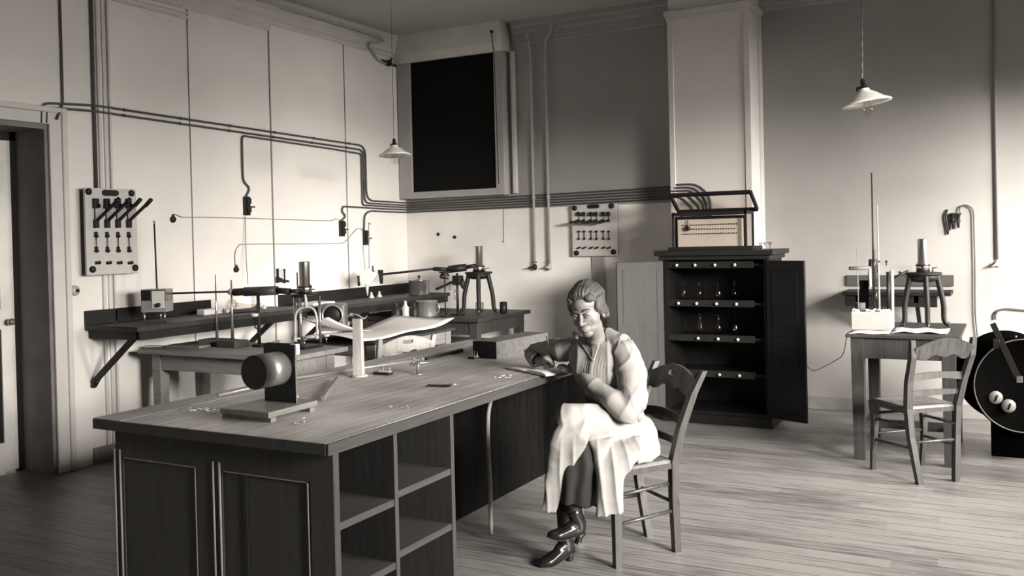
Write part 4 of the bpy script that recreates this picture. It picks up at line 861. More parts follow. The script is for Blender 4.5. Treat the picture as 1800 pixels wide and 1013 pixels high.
# glass plates and clutter on the low table
def clutter(name, px, py, z, size, m, lab, cat, rot=0.0, cap=None):
    p = LVL(px, py, z); b = MB().box(-size[0], size[0], -size[1], size[1], 0.0005, size[2], min(size)*.15); M3 = solo(name, b, M[m], lab, cat, loc=(p.x, p.y, z), rz=rot, world=False); return M3
clutter('wooden_slab', 330, 611, T1H, (.16, .06, .02), 'tablel', 'thin pale wooden slab lying at the left end of the low side table', 'board', .1)
clutter('paper_scrap', 272, 609, T1H, (.08, .04, .004), 'paper', 'white paper scrap on the left corner of the low side table', 'paper', .2)
clutter('paper_packet', 488, 607, T1H, (.03, .03, .035), 'paper', 'small crumpled white packet behind the drum on the low side table', 'packet', .3)
p = LVL(508, 596, T1H); b = MB(); 
for i, (dx, dz, r) in enumerate(((0, .03, .035), (.05, .05, .03), (-.04, .025, .026), (.03, .09, .02))): b.ball((dx, .02*i, dz), r, 2, sc=(1, .8, 1))
# --- electrometer box on the shelf
pb = LWX(277, 552, -5.50); pb.z = 1.0; D = dep(pb)
zt_, z0_ = ZAT(pb, 276, 508), ZAT(pb, 276, 548); hw = 22*D/1620
t = thing('electrometer_box', 'small square metal and glass box with a tall rod on the left wall shelf', 'scientific instrument', tuple(pb), math.radians(28))
part(t, 'case', MB().box(-hw, hw, -.07, .07, z0_-1.0, (z0_+zt_)/2-1.0, .004), M['trimdark']); part(t, 'upper_case', MB().box(-hw, hw, -.07, .07, (z0_+zt_)/2-1.0, zt_-1.0, .003), M['brass'])
part(t, 'front_window', MB().box(-.01, hw-.012, -.076, -.069, z0_-1.0+.03, zt_-1.0-.012, .002), M['trim']); part(t, 'dark_window', MB().box(-hw+.004, -.02, -.074, -.069, (z0_+zt_)/2-1.0+.005, zt_-1.0-.008, .001), M['dark'])
b = MB(); b.lathe([(.016, 0), (.016, .02), (.008, .026)], (.04, -.076, (z0_+zt_)/2-1.0-.03), 14, (0, -1, 0)); part(t, 'eyepiece', b, M['dark'])
for sx, sy in ((-1, -1), (1, -1), (0, 1)): part(t, 'foot', MB().tube([(sx*hw*.8, sy*.055, 0.0005), (sx*hw*.8, sy*.055, z0_-1.0)], .008, 8), M['steel'])
part(t, 'rod', MB().tube([(.0, 0, zt_-1.0), (-.006, 0, ZAT(pb, 272, 393)-1.0)], .0065, 8), M['iron']); part(t, 'tip', MB().ball((-.006, 0, ZAT(pb, 272, 390)-1.0), .010, 2), M['steel'])
# glassware on the near shelf
p0 = Vector((-5.52, 5.42, 1.0)); t = thing('retort_flask', 'round glass retort with pale tube lying on the left wall shelf', 'flask', tuple(p0), math.radians(60))
part(t, 'bulb', MB().ball((0, 0, .065), .045, 3), M['glassb']); part(t, 'neck', MB().tube([(.03, 0, .06), (.12, 0, .05), (.22, 0, .045)], [.02, .015, .012], 12), M['glassb']); part(t, 'stopper', MB().tube([(.20, 0, .045), (.24, 0, .045)], .018, 12), M['porc'])
part(t, 'rest', MB().box(-.035, .2, -.03, .03, 0.0005, .022, .003), M['dark'])
for i, (y, lab) in enumerate(((5.25, 'first'), (5.55, 'second'), (5.62, 'third'))):
    bsolo('porcelain_knob', MB().ball((-5.50+.02*i, y+.1, 1.022), .022, 2), 'porc', 'small white porcelain piece by the retort on the shelf, %s from the left' % lab, 'porcelain', (-5.5, y+.1, 1.0), 'porcelain pieces by the retort')
bsolo('paper_packet', MB().box(-5.62, -5.54, 5.15, 5.36, 1.0005, 1.045, .006), 'paper', 'flat white packet on the left wall shelf beside the metal box', 'packet', (-5.58, 5.25, 1.0))
p = LWX(500, 545, -5.5); bsolo('paper_packet', MB().box(-5.66, -5.45, 6.32, 6.62, .9855, 1.01, .006), 'paper', 'flat pile of white paper at the near end of the far shelf', 'paper', (-5.55, 6.47, .985))

# --- far shelf and corner table
def pot(lab, px, pyt, pyb, w, Dp, lidded=True, handle=True, grp='metal pots'):
    c = DEP(px, pyb, Dp); h = DEP(px, pyt, Dp).z-c.z; r = w/2*Dp/1620
    t = thing('metal_pot', lab, 'pot', (c.x, c.y, TBH+.0005 if not lidded else .9855), 0, grp)
    part(t, 'body', MB().lathe([(r*.97, 0), (r, .01), (r, h*.97), (r*1.03, h*.98), (r*1.03, h), (r*.98, h), (r*.96, .02)], (0, 0, 0), 32, close=False), M['pot'])
    if lidded:
        l = part(t, 'lid', MB().lathe([(r*1.0, h), (r*.98, h+.006), (r*.5, h+.014), (.012, h+.018), (.0, h+.018)], (0, 0, 0), 32), M['pot']); part(l, 'lid_knob', MB().lathe([(.008, h+.017), (.008, h+.03), (.018, h+.036), (.012, h+.045)], (0, 0, 0), 14), M['dark'])
    else: part(t, 'bottom', MB().lathe([(r*.96, .0005), (r*.96, .02)], (0, 0, 0), 32), M['pot'])
    if handle: part(t, 'handle', MB().tube(catmull([(r*.98, 0, h*.85), (r*1.25, 0, h*.8), (r*1.38, 0, h*.5), (r*1.22, 0, h*.2), (r*.98, 0, h*.2)], 4), .006, 8), M['pot'])
M['pot'] = mat('dull_tin', .48, .3, metal=.75, var=.08)
cS = Vector((-5.50, 7.85, .985)); DS = dep(cS)
pot('lidded tin pot standing on the far end of the wall shelf', 737, 489, 514.5, 36, DS, True, False)
cT = Vector((-4.90, 7.24, TBH)); DT_ = dep(cT)
pot('larger tin pot with side handle on the corner table below the shelf', 751, 529, 556, 37, DT_, False, True)
# tripod B
cB = DEP(843, 545, 8.95); cB = Vector((cB.x, cB.y)); DB = 8.95
tB = stand_electrometer('tall cylinder instrument on curved tripod legs in the far corner against the back wall', cB, TBH, DEP(843, 478, DB).z, .135, .19, DEP(843, 433, DB).z, .047, True, angs=(-150, -62, 5), leg=.019)
pB = [DEP(836, 467, 8.9), DEP(820, 470, 8.9), DEP(788, 474, 8.9), DEP(762, 473, 8.9), DEP(668, 483, 8.95)]
t = thing('tube_arm', 'long dark tube crossing above the far shelf towards the tall corner cylinder', 'tube', tuple(pB[2]))
part(t, 'sleeve', MB().tube([pB[1], pB[2]], .036, 16), M['iron'], world=True); part(t, 'end_sleeve', MB().tube([pB[2], pB[3]], .02, 12), M['iron'], world=True); part(t, 'end_sleeve', MB().tube([pB[0], pB[1]], .02, 12), M['iron'], world=True); part(t, 'rod', MB().tube([pB[3], pB[4]], .011, 8), M['dark'], world=True)
b3 = DEP(805, 552, 8.7); b3.z = TBH
t = pole('dark stand with a bulky clamp head on the corner table', 805, 480, b3, .013, .011, 'iron', (.05, .05, .018, 'dark'))
zz = ZAT(b3, 805, 490)-TBH; q = MB(); q.box(-.035, .05, -.04, .04, zz-.06, zz+.03, .01); q.tube([(-.02, 0, zz-.02), (-.22, -.03, zz-.10)], .012, 8); q.ball((.06, 0, zz-.05), .035, 2, sc=(.6, .8, 1.4)); part(t, 'clamp', q, M['dark'])
b4 = DEP(783, 548, 8.6); b4.z = TBH
t = thing('retort_stand', 'dark retort stand with small funnel head left of the tripod legs', 'stand', tuple(b4)); zz = ZAT(b4, 783, 486)-TBH
part(t, 'rod', MB().tube([(0, 0, 0.0005), (0, 0, zz)], .006, 8), M['iron']); part(t, 'base', MB().lathe([(.05, .0005), (.05, .01), (.02, .018)], (0, 0, 0), 20), M['iron'])
q = MB(); q.lathe([(.045, 0), (.05, .01), (.03, .03), (.055, .035), (.055, .045)], (0, 0, zz), 16); q.tube([(-.05, 0, zz-.01), (.04, 0, zz-.02)], .009, 8); part(t, 'head', q, M['dark'])
q = MB(); q.tube([(.05, 0, zz-.05), (.055, 0, zz-.13)], .010, 8); q.tube([(.11, 0, zz-.12), (.11, 0, zz-.22)], .014, 8); part(t, 'hanging_tube', q, M['glassb'])
bb = DEP(890, 551, 8.7); q = BWY(890, 551, 7.72); zc = TBH
bsolo('black_cup', MB().lathe([(.032, 0), (.036, .002), (.036, ZAT((q.x, q.y, zc), 890, 531)-zc), (.032, ZAT((q.x, q.y, zc), 890, 531)-zc), (.03, .01)], (q.x-.03, q.y, zc+.0005), 20), 'dark', 'small black cup on the right end of the corner table', 'cup', (q.x-.03, q.y, zc))
# glass beaker under the tripod
bk = LVL(843, 548, TBH); q = MB().lathe([(.04, 0), (.042, .1), (.04, .1), (.038, .005)], (cB.x, cB.y, TBH+.001), 20, close=False); bsolo('glass_beaker', q, 'glassb', 'thin glass beaker standing beneath the corner tripod', 'beaker', (cB.x, cB.y, TBH))
# bottles under the far shelf
for i, (px, w, h, m, lab) in enumerate(((697, .045, .13, 'dark', 'dark bottle under the far shelf, left of the white bottle'), (713, .035, .15, 'white', 'white bottle standing between dark bottles under the far shelf'), (728, .04, .13, 'dark', 'dark bottle under the far shelf, right of the white bottle'))):
    p = DEP(px, 560, 8.55); p.z = TBH
    bsolo('bottle', MB().lathe([(w*.95, 0), (w, .006), (w, h*.62), (w*.45, h*.8), (w*.38, h), (w*.44, h+.006)], (p.x, p.y, TBH+.0005), 20), m, lab, 'bottle', (p.x, p.y, TBH))
for i, px in enumerate((653, 667)):
    p = LWX(px, 522, -5.58); bsolo('small_funnel', MB().lathe([(.028, 0), (.026, .015), (.012, .035), (.009, .055), (.012, .06)], (p.x, p.y, .9855), 16), 'porc', 'small pale insulator on the far shelf, %s of two' % ('left', 'right')[i], 'insulator', (p.x, p.y, .985))
# white tilted paper shade with dark bracket over the far shelf
D = 8.85; t = thing('paper_screen', 'white tilted square of card fixed above the far shelf', 'card', tuple(DEP(647, 490, D)))
cen = DEP(647, 488, D); rr = 17*D/1620; q = MB(); ang = .38
pts = [cen + _r0*(rr*1.15*math.cos(a)) + Vector((0, 0, 1))*(rr*1.05*math.sin(a)) for a in (ang, ang+1.25, ang+PI-.25, ang+PI+1.1)]
q.hexa(pts, [p + Vector((_f.x, _f.y, 0))*.05 for p in pts]); part(t, 'card', q, M['paper'], world=True)
q = MB(); e = DEP(664, 483, D); q.hexa([e+Vector((0, 0, .045)), e+_r0*.05+Vector((0, 0, .045)), e+_r0*.045-Vector((0, 0, .09)), e+_r0*.02-Vector((0, 0, .09))][::1], [p+_f*.03 for p in (e+Vector((0, 0, .045)), e+_r0*.05+Vector((0, 0, .045)), e+_r0*.045-Vector((0, 0, .09)), e+_r0*.02-Vector((0, 0, .09)))]); part(t, 'bracket', q, M['dark'], world=True); part(t, 'side_clip', MB().tube([DEP(630, 485, D), DEP(631, 503, D)], .012, 8), M['dark'], world=True); part(t, 'top_pin', MB().tube([DEP(655, 467, D), DEP(656, 478, D)], .007, 8), M['dark'], world=True)
part(t, 'stem', MB().tube([DEP(645, 500, D), DEP(646, 520, D)], [.02, .006], 10), M['porc'], world=True)
# tall glass rods on stands between the tables
D = 8.9; q = MB().tube([DEP(648, 392, D), DEP(649, 478, D)], .004, 6); q.tube([DEP(648, 392, D), DEP(652, 394, D)], .006, 6); bsolo('glass_rod', q, 'trimdark', 'long thin glass rod rising behind the white tilted shade', 'rod', DEP(649, 478, D))
p = DEP(614, 590, 6.9); q = MB().tube([(p.x, p.y, T3H), tuple(DEP(613, 477, 6.9))], .007, 8); p.z = T3H
# motor / meter case with round face
p = DEP(584, 578, 7.75); t = thing('round_meter', 'wooden meter case with a large round dark face behind the low table instrument', 'meter', (p.x, p.y, T3H))
w = 24*7.5/1620; z1 = ZAT((p.x, p.y, T3H), 586, 528)-T3H
ax = -_f.xy.normalized(); rz = math.atan2(ax.y, ax.x)+PI/2; t.rotation_euler.z = rz; MW[t.name] = t.matrix_basis.copy() if False else Matrix.Translation(Vector((p.x, p.y, T3H))) @ Matrix.Rotation(rz, 4, 'Z')
t.matrix_basis = MW[t.name]
part(t, 'case', MB().box(-w*.9, w, -.01, .14, 0.0005, z1-.03, .02), M['tablemid']); part(t, 'foot', MB().box(-w*1.0, w*1.1, -.02, .15, 0.0005, .025, .004), M['tablel'])
part(t, 'bezel', MB().lathe([(w*.62, .0), (w*.78, .006), (w*.84, .02), (w*.80, .035), (w*.7, .035), (w*.68, .02)], (0.01, -.005, z1*.52), 36, (0, -1, 0), close=False), M['pot']); part(t, 'face', MB().lathe([(w*.70, .0), (w*.68, .012), (.01, .010), (0, .010)], (0.01, -.005, z1*.52), 32, (0, -1, 0)), M['dark'])
# tall flask-like rod stand in front of the papers
p = Vector((*LVL(612, 596, T3H).xy, T3H)); 
pole('thin dark rod standing between the meter case and the papers', 613, 477, (-4.925, 5.53, T3H), .006, .005, 'iron', (.04, .04, .012, 'dark'))

# --- rolled papers on the middle table
def pt3(px, py, z): return LVL(px, py, z)
def crv(u, v): return 0
g = []
for i in range(15):
    u = i/14; row = []
    for j in range(9):
        v = j/8; x = -4.80+.60*v; y = 5.36+1.22*u; z = T3H+.02+.07*max(0, (u-.62)/.38)**1.6+.028*math.sin(v*PI)*(1-u)+.012*math.sin(u*9+v*3); row.append((x+.05*u, y, z))
    g.append(row)
bsolo('paper_sheet', MB().sheet(g, .003), 'paper', 'large curling sheet of white paper spread over the table behind the desk', 'paper', (-4.5, 6.0, T3H))
g = []
for i in range(12):
    u = i/11; row = []
    for j in range(7):
        v = j/6; row.append((-4.88+.28*v+.1*u, 5.50+.4*u, T3H+.035+.10*(1-u)**2+.04*math.cos(v*PI)**2*(1-u)))
    g.append(row)
bsolo('paper_sheet', MB().sheet(g, .003), 'paper', 'smaller crumpled white sheet rising at the left end of the middle table', 'paper', (-4.9, 5.7, T3H))

# ================================================================ ON THE DESK
def DT(px, py): return LVL(px, py, DZT)
# drum instrument
Pn = LVL(472, 727, .89); 
bx0, bx1, by0, by1 = -2.815, -2.555, 2.685, 2.975
t = thing('drum_instrument', 'dark horizontal cylinder on a square upright plate and wooden base board, foreground desk', 'scientific instrument', ((bx0+bx1)/2, (by0+by1)/2, DZT), 0)
part(t, 'base_board', MB().box(bx0, bx1, by0, by1, DZT+.018, DZT+.042, .003), M['boardw'], world=True)
part(t, 'foot_cleat', MB().box(bx0, bx1, by0+.012, by0+.042, DZT+.0005, DZT+.018), M['boardw'], world=True); part(t, 'foot_cleat', MB().box(bx0, bx1, by1-.05, by1-.02, DZT+.0005, DZT+.018), M['boardw'], world=True)
zb = DZT+.042; ypl = 2.885; pxa, pxb = BWY(464, 650, ypl).x, BWY(519, 650, ypl).x; zpt = BWY(492, 607, ypl).z
pl = part(t, 'upright_plate', MB().box(pxa, pxb, ypl, ypl+.008, zb, zpt+.003, .001), M['iron'], world=True); part(pl, 'edge', MB().box(pxb-.0005, pxb+.0015, ypl, ypl+.008, zb, zpt), M['brass'], world=True)
yf_ = 2.739; cA_ = BWY(446, 655.5, yf_); rad = .0693
ce = Vector((cA_.x, ypl, cA_.z))
axv = (Vector((ce.x, ypl, ce.z))-cA_); Ld = axv.length
part(t, 'drum', MB().lathe([(0, 0.003), (rad*.985, .003), (rad, 0), (rad, Ld-.001), (rad*.9, Ld-.001)], cA_, 64, axv), M['drum'], world=True)
part(t, 'drum_face', MB().lathe([(rad*.985, .002), (0, .002)], cA_, 48, axv, close=False), M['dark'], world=True)
for px, py in ((509, 701), (523, 702)): p = LVL(px, py, zb); part(t, 'terminal', MB().lathe([(.006, 0), (.006, .012), (.003, .016), (.003, .024)], (p.x, p.y, zb), 10), M['brass'], world=True)
b = MB(); b.box(pxa+.005, pxb-.035, ypl+.008, ypl+.03, zpt-.02, zpt+.006); part(t, 'rear_bracket', b, M['dark'], world=True)
part(t, 'white_tag', MB().box(pxb-.034, pxb-.004, ypl+.009, ypl+.035, zpt-.04, zpt+.004, .002), M['paper'], world=True)
# brass tubes lying along the desk
a, c = DT(383, 698), DT(440, 685); q = MB().tube([(a.x, a.y, DZT+.007), (DT(520, 667).x, DT(520, 667).y, DZT+.007), (DT(606, 655).x, DT(606, 655).y, DZT+.007)], .0065, 12)
bsolo('metal_tube', q, 'tubew', 'long pale tube lying along the left side of the desk, nearer half', 'tube', (a.x, a.y, DZT))
q = MB().tube([(DT(600, 655.5).x, DT(600, 655.5).y, DZT+.008), (DT(745, 634).x, DT(745, 634).y, DZT+.008)], .008, 12)
bsolo('metal_tube', q, 'tubew', 'long pale tube lying along the left side of the desk, farther half', 'tube', (DT(600, 655.5).x, DT(600, 655.5).y, DZT))
a, c = DT(748, 633.5), DT(812, 618); bsolo('metal_tube', MB().tube([(a.x, a.y, DZT+.008), (c.x, c.y, DZT+.008)], [.008, .011], 12), 'dark', 'dark tube lying on the desk in line with the pale tubes', 'tube', (a.x, a.y, DZT))
# straight wooden strip, scissors-like tool
a, c = DT(567, 706), DT(593, 671); q = MB(); q.bar((a.x, a.y, DZT+.0125), (c.x, c.y, DZT+.0125), .014, .024); bsolo('wooden_strip', q, 'tablel', 'short split wooden strip on the desk right of the drum instrument', 'wooden strip', (a.x, a.y, DZT))
# white post
p = DT(631, 662); zt_ = ZAT(p, 628, 560)-DZT; t = thing('plaster_column', 'slim white cracked column standing upright on the desk', 'column', tuple(p), .3)
dx = 8.5*dep(p)/1620
part(t, 'shaft', MB().hexa([(-dx, -dx*.8, .008), (dx, -dx*.8, .008), (dx, dx*.8, .008), (-dx, dx*.8, .008)], [(-dx*.85, -dx*.7, zt_), (dx*.85, -dx*.7, zt_), (dx*.85, dx*.7, zt_), (-dx*.85, dx*.7, zt_)]), M['plasterw'])
part(t, 'foot', MB().lathe([(dx*1.9, 0.0005), (dx*2, .004), (dx*1.6, .01)], (0, 0, 0), 7), M['plasterw']); part(t, 'cap', MB().box(-dx, dx*.9, -dx*.8, dx*.8, zt_, zt_+.006, .002), M['tabledk'])
q = MB(); q.sheet([[(-.045+.09*u, -.02+.04*v, zt_+.008+.018*math.sin(u*4+v*2)+.03*(u-.4)**2) for v in (0, .33, .66, 1)] for u in [k/9 for k in range(10)]], .001); part(t, 'torn_paper', q, M['paper'])
# small block with two pins
def pinblock(px0, px1, py, lab, k=1.0):
    a, c = DT(px0, py), DT(px1, py+1.5); m_ = (a+c)/2; L = (c-a).length; t = thing('terminal_block', lab, 'terminal block', (m_.x, m_.y, DZT), math.atan2((c-a).y, (c-a).x))
    part(t, 'block', MB().box(-L/2, L/2, 0, .05*k, .0005, .014*k, .002), M['dark']); q = MB(); q.box(-L*.25, L*.5, .012, .042*k, .014*k, .017*k); part(t, 'plate', q, M['porc'])
    for x in (0.0, L*.42): part(t, 'pin', MB().lathe([(.005, 0), (.005, .008), (.002, .012), (.002, .03), (.0035, .032)], (x, .028, .015*k), 8), M['brass'])
pinblock(655, 682, 659, 'flat dark terminal block with two pins, beside the white column'); pinblock(822, 833, 631, 'small terminal block with two pins beside the dark box', .9)
# brass clamp on a pillar
p = DT(735, 658); t = thing('brass_clamp', 'small bright brass clamp with screws on a round foot, middle of the desk', 'clamp', tuple(p)); k = dep(p)/1620; d = Vector((.80, .60, 0))
part(t, 'foot', MB().lathe([(9*k, .0005), (9*k, .003), (4*k, .008), (3*k, 10*k)], (0, 0, 0), 20), M['steel']); part(t, 'pillar', MB().lathe([(3*k, 8*k), (2.6*k, 14*k), (3.4*k, 19*k)], (0, 0, 0), 14), M['steel'])
bz_ = 19*k; part(t, 'bar', MB().tube([-d*15*k+Vector((0, 0, bz_-1*k)), Vector((0, 0, bz_+.5*k)), d*22*k+Vector((0, 0, bz_+1*k))], [2.2*k, 3.2*k, 2*k], 12), M['steel'])
for s in (-.45, .45): q = MB(); c0 = d*s*16*k+Vector((0, 0, bz_)); q.tube([c0-Vector((0, 0, 5*k)), c0+Vector((0, 0, 7*k))], 1.5*k, 8); q.ball(c0+Vector((0, 0, 8.5*k)), 2.6*k, 2); part(t, 'thumb_screw', q, M['steel'])
# pliers
p = DT(771, 681); t = thing('pliers', 'small open pliers lying on the desk in front of the brass clamp', 'pliers', (p.x, p.y, DZT), .35)
part(t, 'jaw_arm', MB().tube(catmull([(-.06, -.004, .006), (-.02, .012, .006), (.02, .0, .006), (.06, -.012, .006)], 5), [.003+.003*math.sin(k*.2) for k in range(16)], 8), M['dark']); part(t, 'jaw_arm', MB().tube(catmull([(-.055, .018, .009), (-.02, -.004, .009), (.02, .004, .009), (.062, .022, .009)], 5), .0038, 8), M['iron']); part(t, 'tip', MB().tube([(.05, .016, .009), (.085, .03, .010)], [.003, .002], 8), M['steel'])
# shavings and paper crumbs
rng = random.Random(3)
def crumbs(lab, px, py, sx, sy, n, L):
    q = MB()
    for i in range(n):
        p = DT(px+rng.uniform(-sx, sx), py+rng.uniform(-sy, sy)); a = rng.uniform(-.5, .9); l = rng.uniform(.4, 1)*L; d = Vector((math.cos(a), math.sin(a), 0))
        q.tube([Vector((p.x, p.y, DZT+.0025)), Vector((p.x, p.y, DZT+.004+rng.uniform(0, .003)))+d*l*.5, Vector((p.x, p.y, DZT+.0025))+d*l+Vector((-d.y, d.x, 0))*l*.3], .0016, 5)
    o = bsolo('wood_shavings', q, 'paper', lab, 'shavings', (DT(px, py).x, DT(px, py).y, DZT)); o['kind'] = 'stuff'
crumbs('curly white shavings on the near left end of the desk', 350, 722, 22, 3, 22, .022); crumbs('few white crumbs by the front edge of the wooden base board', 414, 733, 5, 4, 6, .02)
crumbs('tiny white crumbs right of the wooden base board', 525, 742, 14, 6, 8, .008); crumbs('white crumbs on the desk in front of the open book', 882, 663, 14, 3, 9, .018); crumbs('scattered specks near the front edge of the desk', 700, 717, 20, 3, 8, .004)
# box
A0, A1 = LVL(830, 626, DZT), LVL(873, 632, DZT); zbx = ZAT(A1, 872, 601); u = Vector((1, -.08, 0)).normalized(); v = Vector((.10, 1, 0)).normalized()
w_ = 43*dep(A1)/1620/.86; l_ = .56; o0 = Vector((A1.x, A1.y, DZT+.001)); H_ = zbx-DZT-.002
P = [o0-u*w_, o0, o0+v*l_, o0-u*w_+v*l_]; t = thing('covered_box', 'long black-ended cardboard box lying on the far end of the desk', 'box', tuple(o0))
part(t, 'body', MB().hexa(P, [p+Vector((0, 0, H_)) for p in P]), M['card'], world=True)
q = MB(); e0 = o0-v*.003; q.hexa([e0-u*w_, e0, e0+v*.0028, e0-u*w_+v*.0028], [e0-u*w_+Vector((0, 0, H_)), e0+Vector((0, 0, H_)), e0+v*.0028+Vector((0, 0, H_)), e0-u*w_+v*.0028+Vector((0, 0, H_))]); part(t, 'end_face', q, M['black'], world=True, label='black end face')
p = BWY(899, 622, dep(A1)*.88); c_ = o0+v*(l_*.52)+Vector((.002, 0, .018)); part(t, 'button', MB().lathe([(.009, 0), (.009, .006), (.004, .009)], c_, 14, (1, 0, 0)), M['brass'], world=True)
part(t, 'pull_tab', MB().box(-.02, 0, -.01, .01, -.006, .006, .003, M=Matrix.Translation(o0-u*w_+Vector((-.001, .02, H_*.62)))), M['porc'], world=True)

# open book
bu = Vector((.876, -.482, 0)); bv = Vector((.482, .876, 0)); O = Vector((-2.385, 4.285, DZT+.001))
t = thing('open_book', 'thick open notebook the person writes in, overhanging the desk edge', 'book', tuple(O+bu*.19))
part(t, 'cover', MB().hexa([O-bu*.005, O+bu*.375, O+bu*.375+bv*.25, O-bu*.005+bv*.25], [p+Vector((0, 0, .003)) for p in (O-bu*.005, O+bu*.375, O+bu*.375+bv*.25, O-bu*.005+bv*.25)]), M['dark'], world=True)
def pages(s0, s1, h, side):
    prof = []; n = 12
    for i in range(n+1):
        k = i/n; s = s0+(s1-s0)*k; z = .003+h*(1-abs(2*k-1)**4*.55) if side > 0 else .003+h*(math.sin(k*PI*.9+.2)*.5+.5)
        prof.append((s, z))
    poly = [(s0, .0032)] + [(s, z) for s, z in prof] + [(s1, .0032)]
    q = MB(); lo = [O+bu*s+Vector((0, 0, z))+bv*.003 for s, z in poly]; hi = [p+bv*.242 for p in lo]; q.hexa(lo, hi); return q
part(t, 'left_pages', pages(.003, .185, .012, -1), M['paper'], world=True); part(t, 'right_pages', pages(.187, .37, .017, 1), M['paper'], world=True)

# ================================================================ ON THE RIGHT WORK TABLE
cR = LVL(1628, 573, TRH); cR = Vector((-.56, 7.12)); DR = dep((cR.x, cR.y, 1))
stand_electrometer('tall cylinder instrument on a black three-legged stand on the right work table', cR, TRH, DEP(1622, 479, DR).z, .125, .165, DEP(1622, 420, DR).z, .036, True, angs=(-155, -75, 15), leg=.016)
t = thing('white_trough', 'low white box-shaped tray at the left end of the right work table', 'tray', (-.86, 6.86, TRH))
x0, x1 = BWY(1496, 560, 6.78).x, BWY(1566, 560, 6.78).x; z1 = BWY(1530, 549, 6.78).z
part(t, 'tray', MB().box(x0, x1, 6.78, 7.0, TRH+.0005, z1, .006), M['white'], world=True)
q = MB(); rng = random.Random(8)
for i in range(16): px = 1500+i*4; c_ = BWY(px, 549, 6.80); q.ball((c_.x, 6.80+rng.uniform(0, .12), z1+.004), rng.uniform(.008, .018), 2)
part(t, 'cotton_packing', q, M['paper'], world=True)
q = MB().lathe([(.035, 0), (.037, .06), (.033, .06)], (x0+.05, 6.86, z1), 16); bsolo('pale_jar', q, 'card', 'small grey jar on the left end of the white tray', 'jar', (x0+.05, 6.86, z1))
def rod_at(px, py0, py1, D, r, lab, m='iron', name='glass_rod'): a, c = DEP(px[0], py0, D), DEP(px[1], py1, D); return bsolo(name, MB().tube([a, c], r, 10), m, lab, 'rod', a)
D = dep((-.80, 6.9, 1))
t = thing('burette_stand', 'very tall thin rod stand rising from the white tray', 'stand', tuple(DEP(1539, 549, D)))
part(t, 'tall_rod', MB().tube([DEP(1537, 549, D), DEP(1532, 304, D)], [.009, .004], 10), M['iron'], world=True); part(t, 'short_rod', MB().tube([DEP(1546, 549, D), DEP(1542, 361, D)], [.007, .0035], 10), M['conduitl'], world=True)
q = MB(); q.tube([DEP(1539, 549, D), DEP(1538, 500, D)], .02, 10); q.tube([DEP(1537, 500, D), DEP(1536, 438, D)], .012, 10); part(t, 'glass_tube', q, M['glassb'], world=True)
q = MB(); q.tube(catmull([DEP(1536, 438, D), DEP(1520, 437, D), DEP(1507, 438, D), DEP(1507, 460, D), DEP(1509, 545, D)], 4), .003, 6); part(t, 'bent_tube', q, M['wire2'], world=True)
q = MB(); a = DEP(1525, 520, D); 
for px0, px1, p0, p1 in ((1511, 1527, 493, 545),): q.hexa([DEP(px0, p1, D+.05), DEP(px1, p1, D+.05), DEP(px1, p0, D+.05), DEP(px0, p0, D+.05)], [DEP(px0, p1, D+.12), DEP(px1, p1, D+.12), DEP(px1, p0, D+.12), DEP(px0, p0, D+.12)])
part(t, 'dark_block', q, M['soot'], world=True)
part(t, 'white_post', MB().tube([DEP(1569, 552, D), DEP(1568, 475, D)], .011, 10), M['porc'], world=True); part(t, 'white_post', MB().tube([DEP(1530, 505, D), DEP(1529, 470, D)], .010, 10), M['porc'], world=True)
q = MB(); q.box(0, 0.001, 0, .001, 0, .001); part(t, 'dark_post', MB().tube([DEP(1562, 552, D), DEP(1561, 478, D)], .012, 10), M['dark'], world=True)
sh = DEP(1600, 472, D); t = thing('tube_arm', 'pale horizontal telescope tube between the tall rods and the right cylinder', 'tube', tuple(DEP(1570, 474, D)))
part(t, 'sleeve', MB().hexa([DEP(1546, 480, D), DEP(1604, 478, D), DEP(1604, 467, D), DEP(1546, 467, D)], [p+_f*.045 for p in (DEP(1546, 480, D), DEP(1604, 478, D), DEP(1604, 467, D), DEP(1546, 467, D))]), M['trimmid'], world=True)
part(t, 'holder', MB().hexa([DEP(1530, 490, D), DEP(1542, 490, D), DEP(1542, 456, D), DEP(1532, 456, D)], [p+_f*.05 for p in (DEP(1530, 490, D), DEP(1542, 490, D), DEP(1542, 456, D), DEP(1532, 456, D))]), M['iron'], world=True)
part(t, 'inner_tube', MB().tube([DEP(1493, 472, D), DEP(1530, 471, D)], .013, 12), M['trimmid'], world=True)
q = MB()
for px in (1545, 1558): q.tube([DEP(px, 467, D), DEP(px, 461, D)], .004, 6); q.ball(DEP(px, 460, D), .009, 2)
part(t, 'knob', q, M['dark'], world=True)
part(t, 'crossed_rod', MB().tube([DEP(1572, 488, D), DEP(1596, 476, D)], .008, 8), M['iron'], world=True); part(t, 'crossed_rod', MB().tube([DEP(1580, 478, D), DEP(1594, 487, D)], .007, 8), M['iron'], world=True)
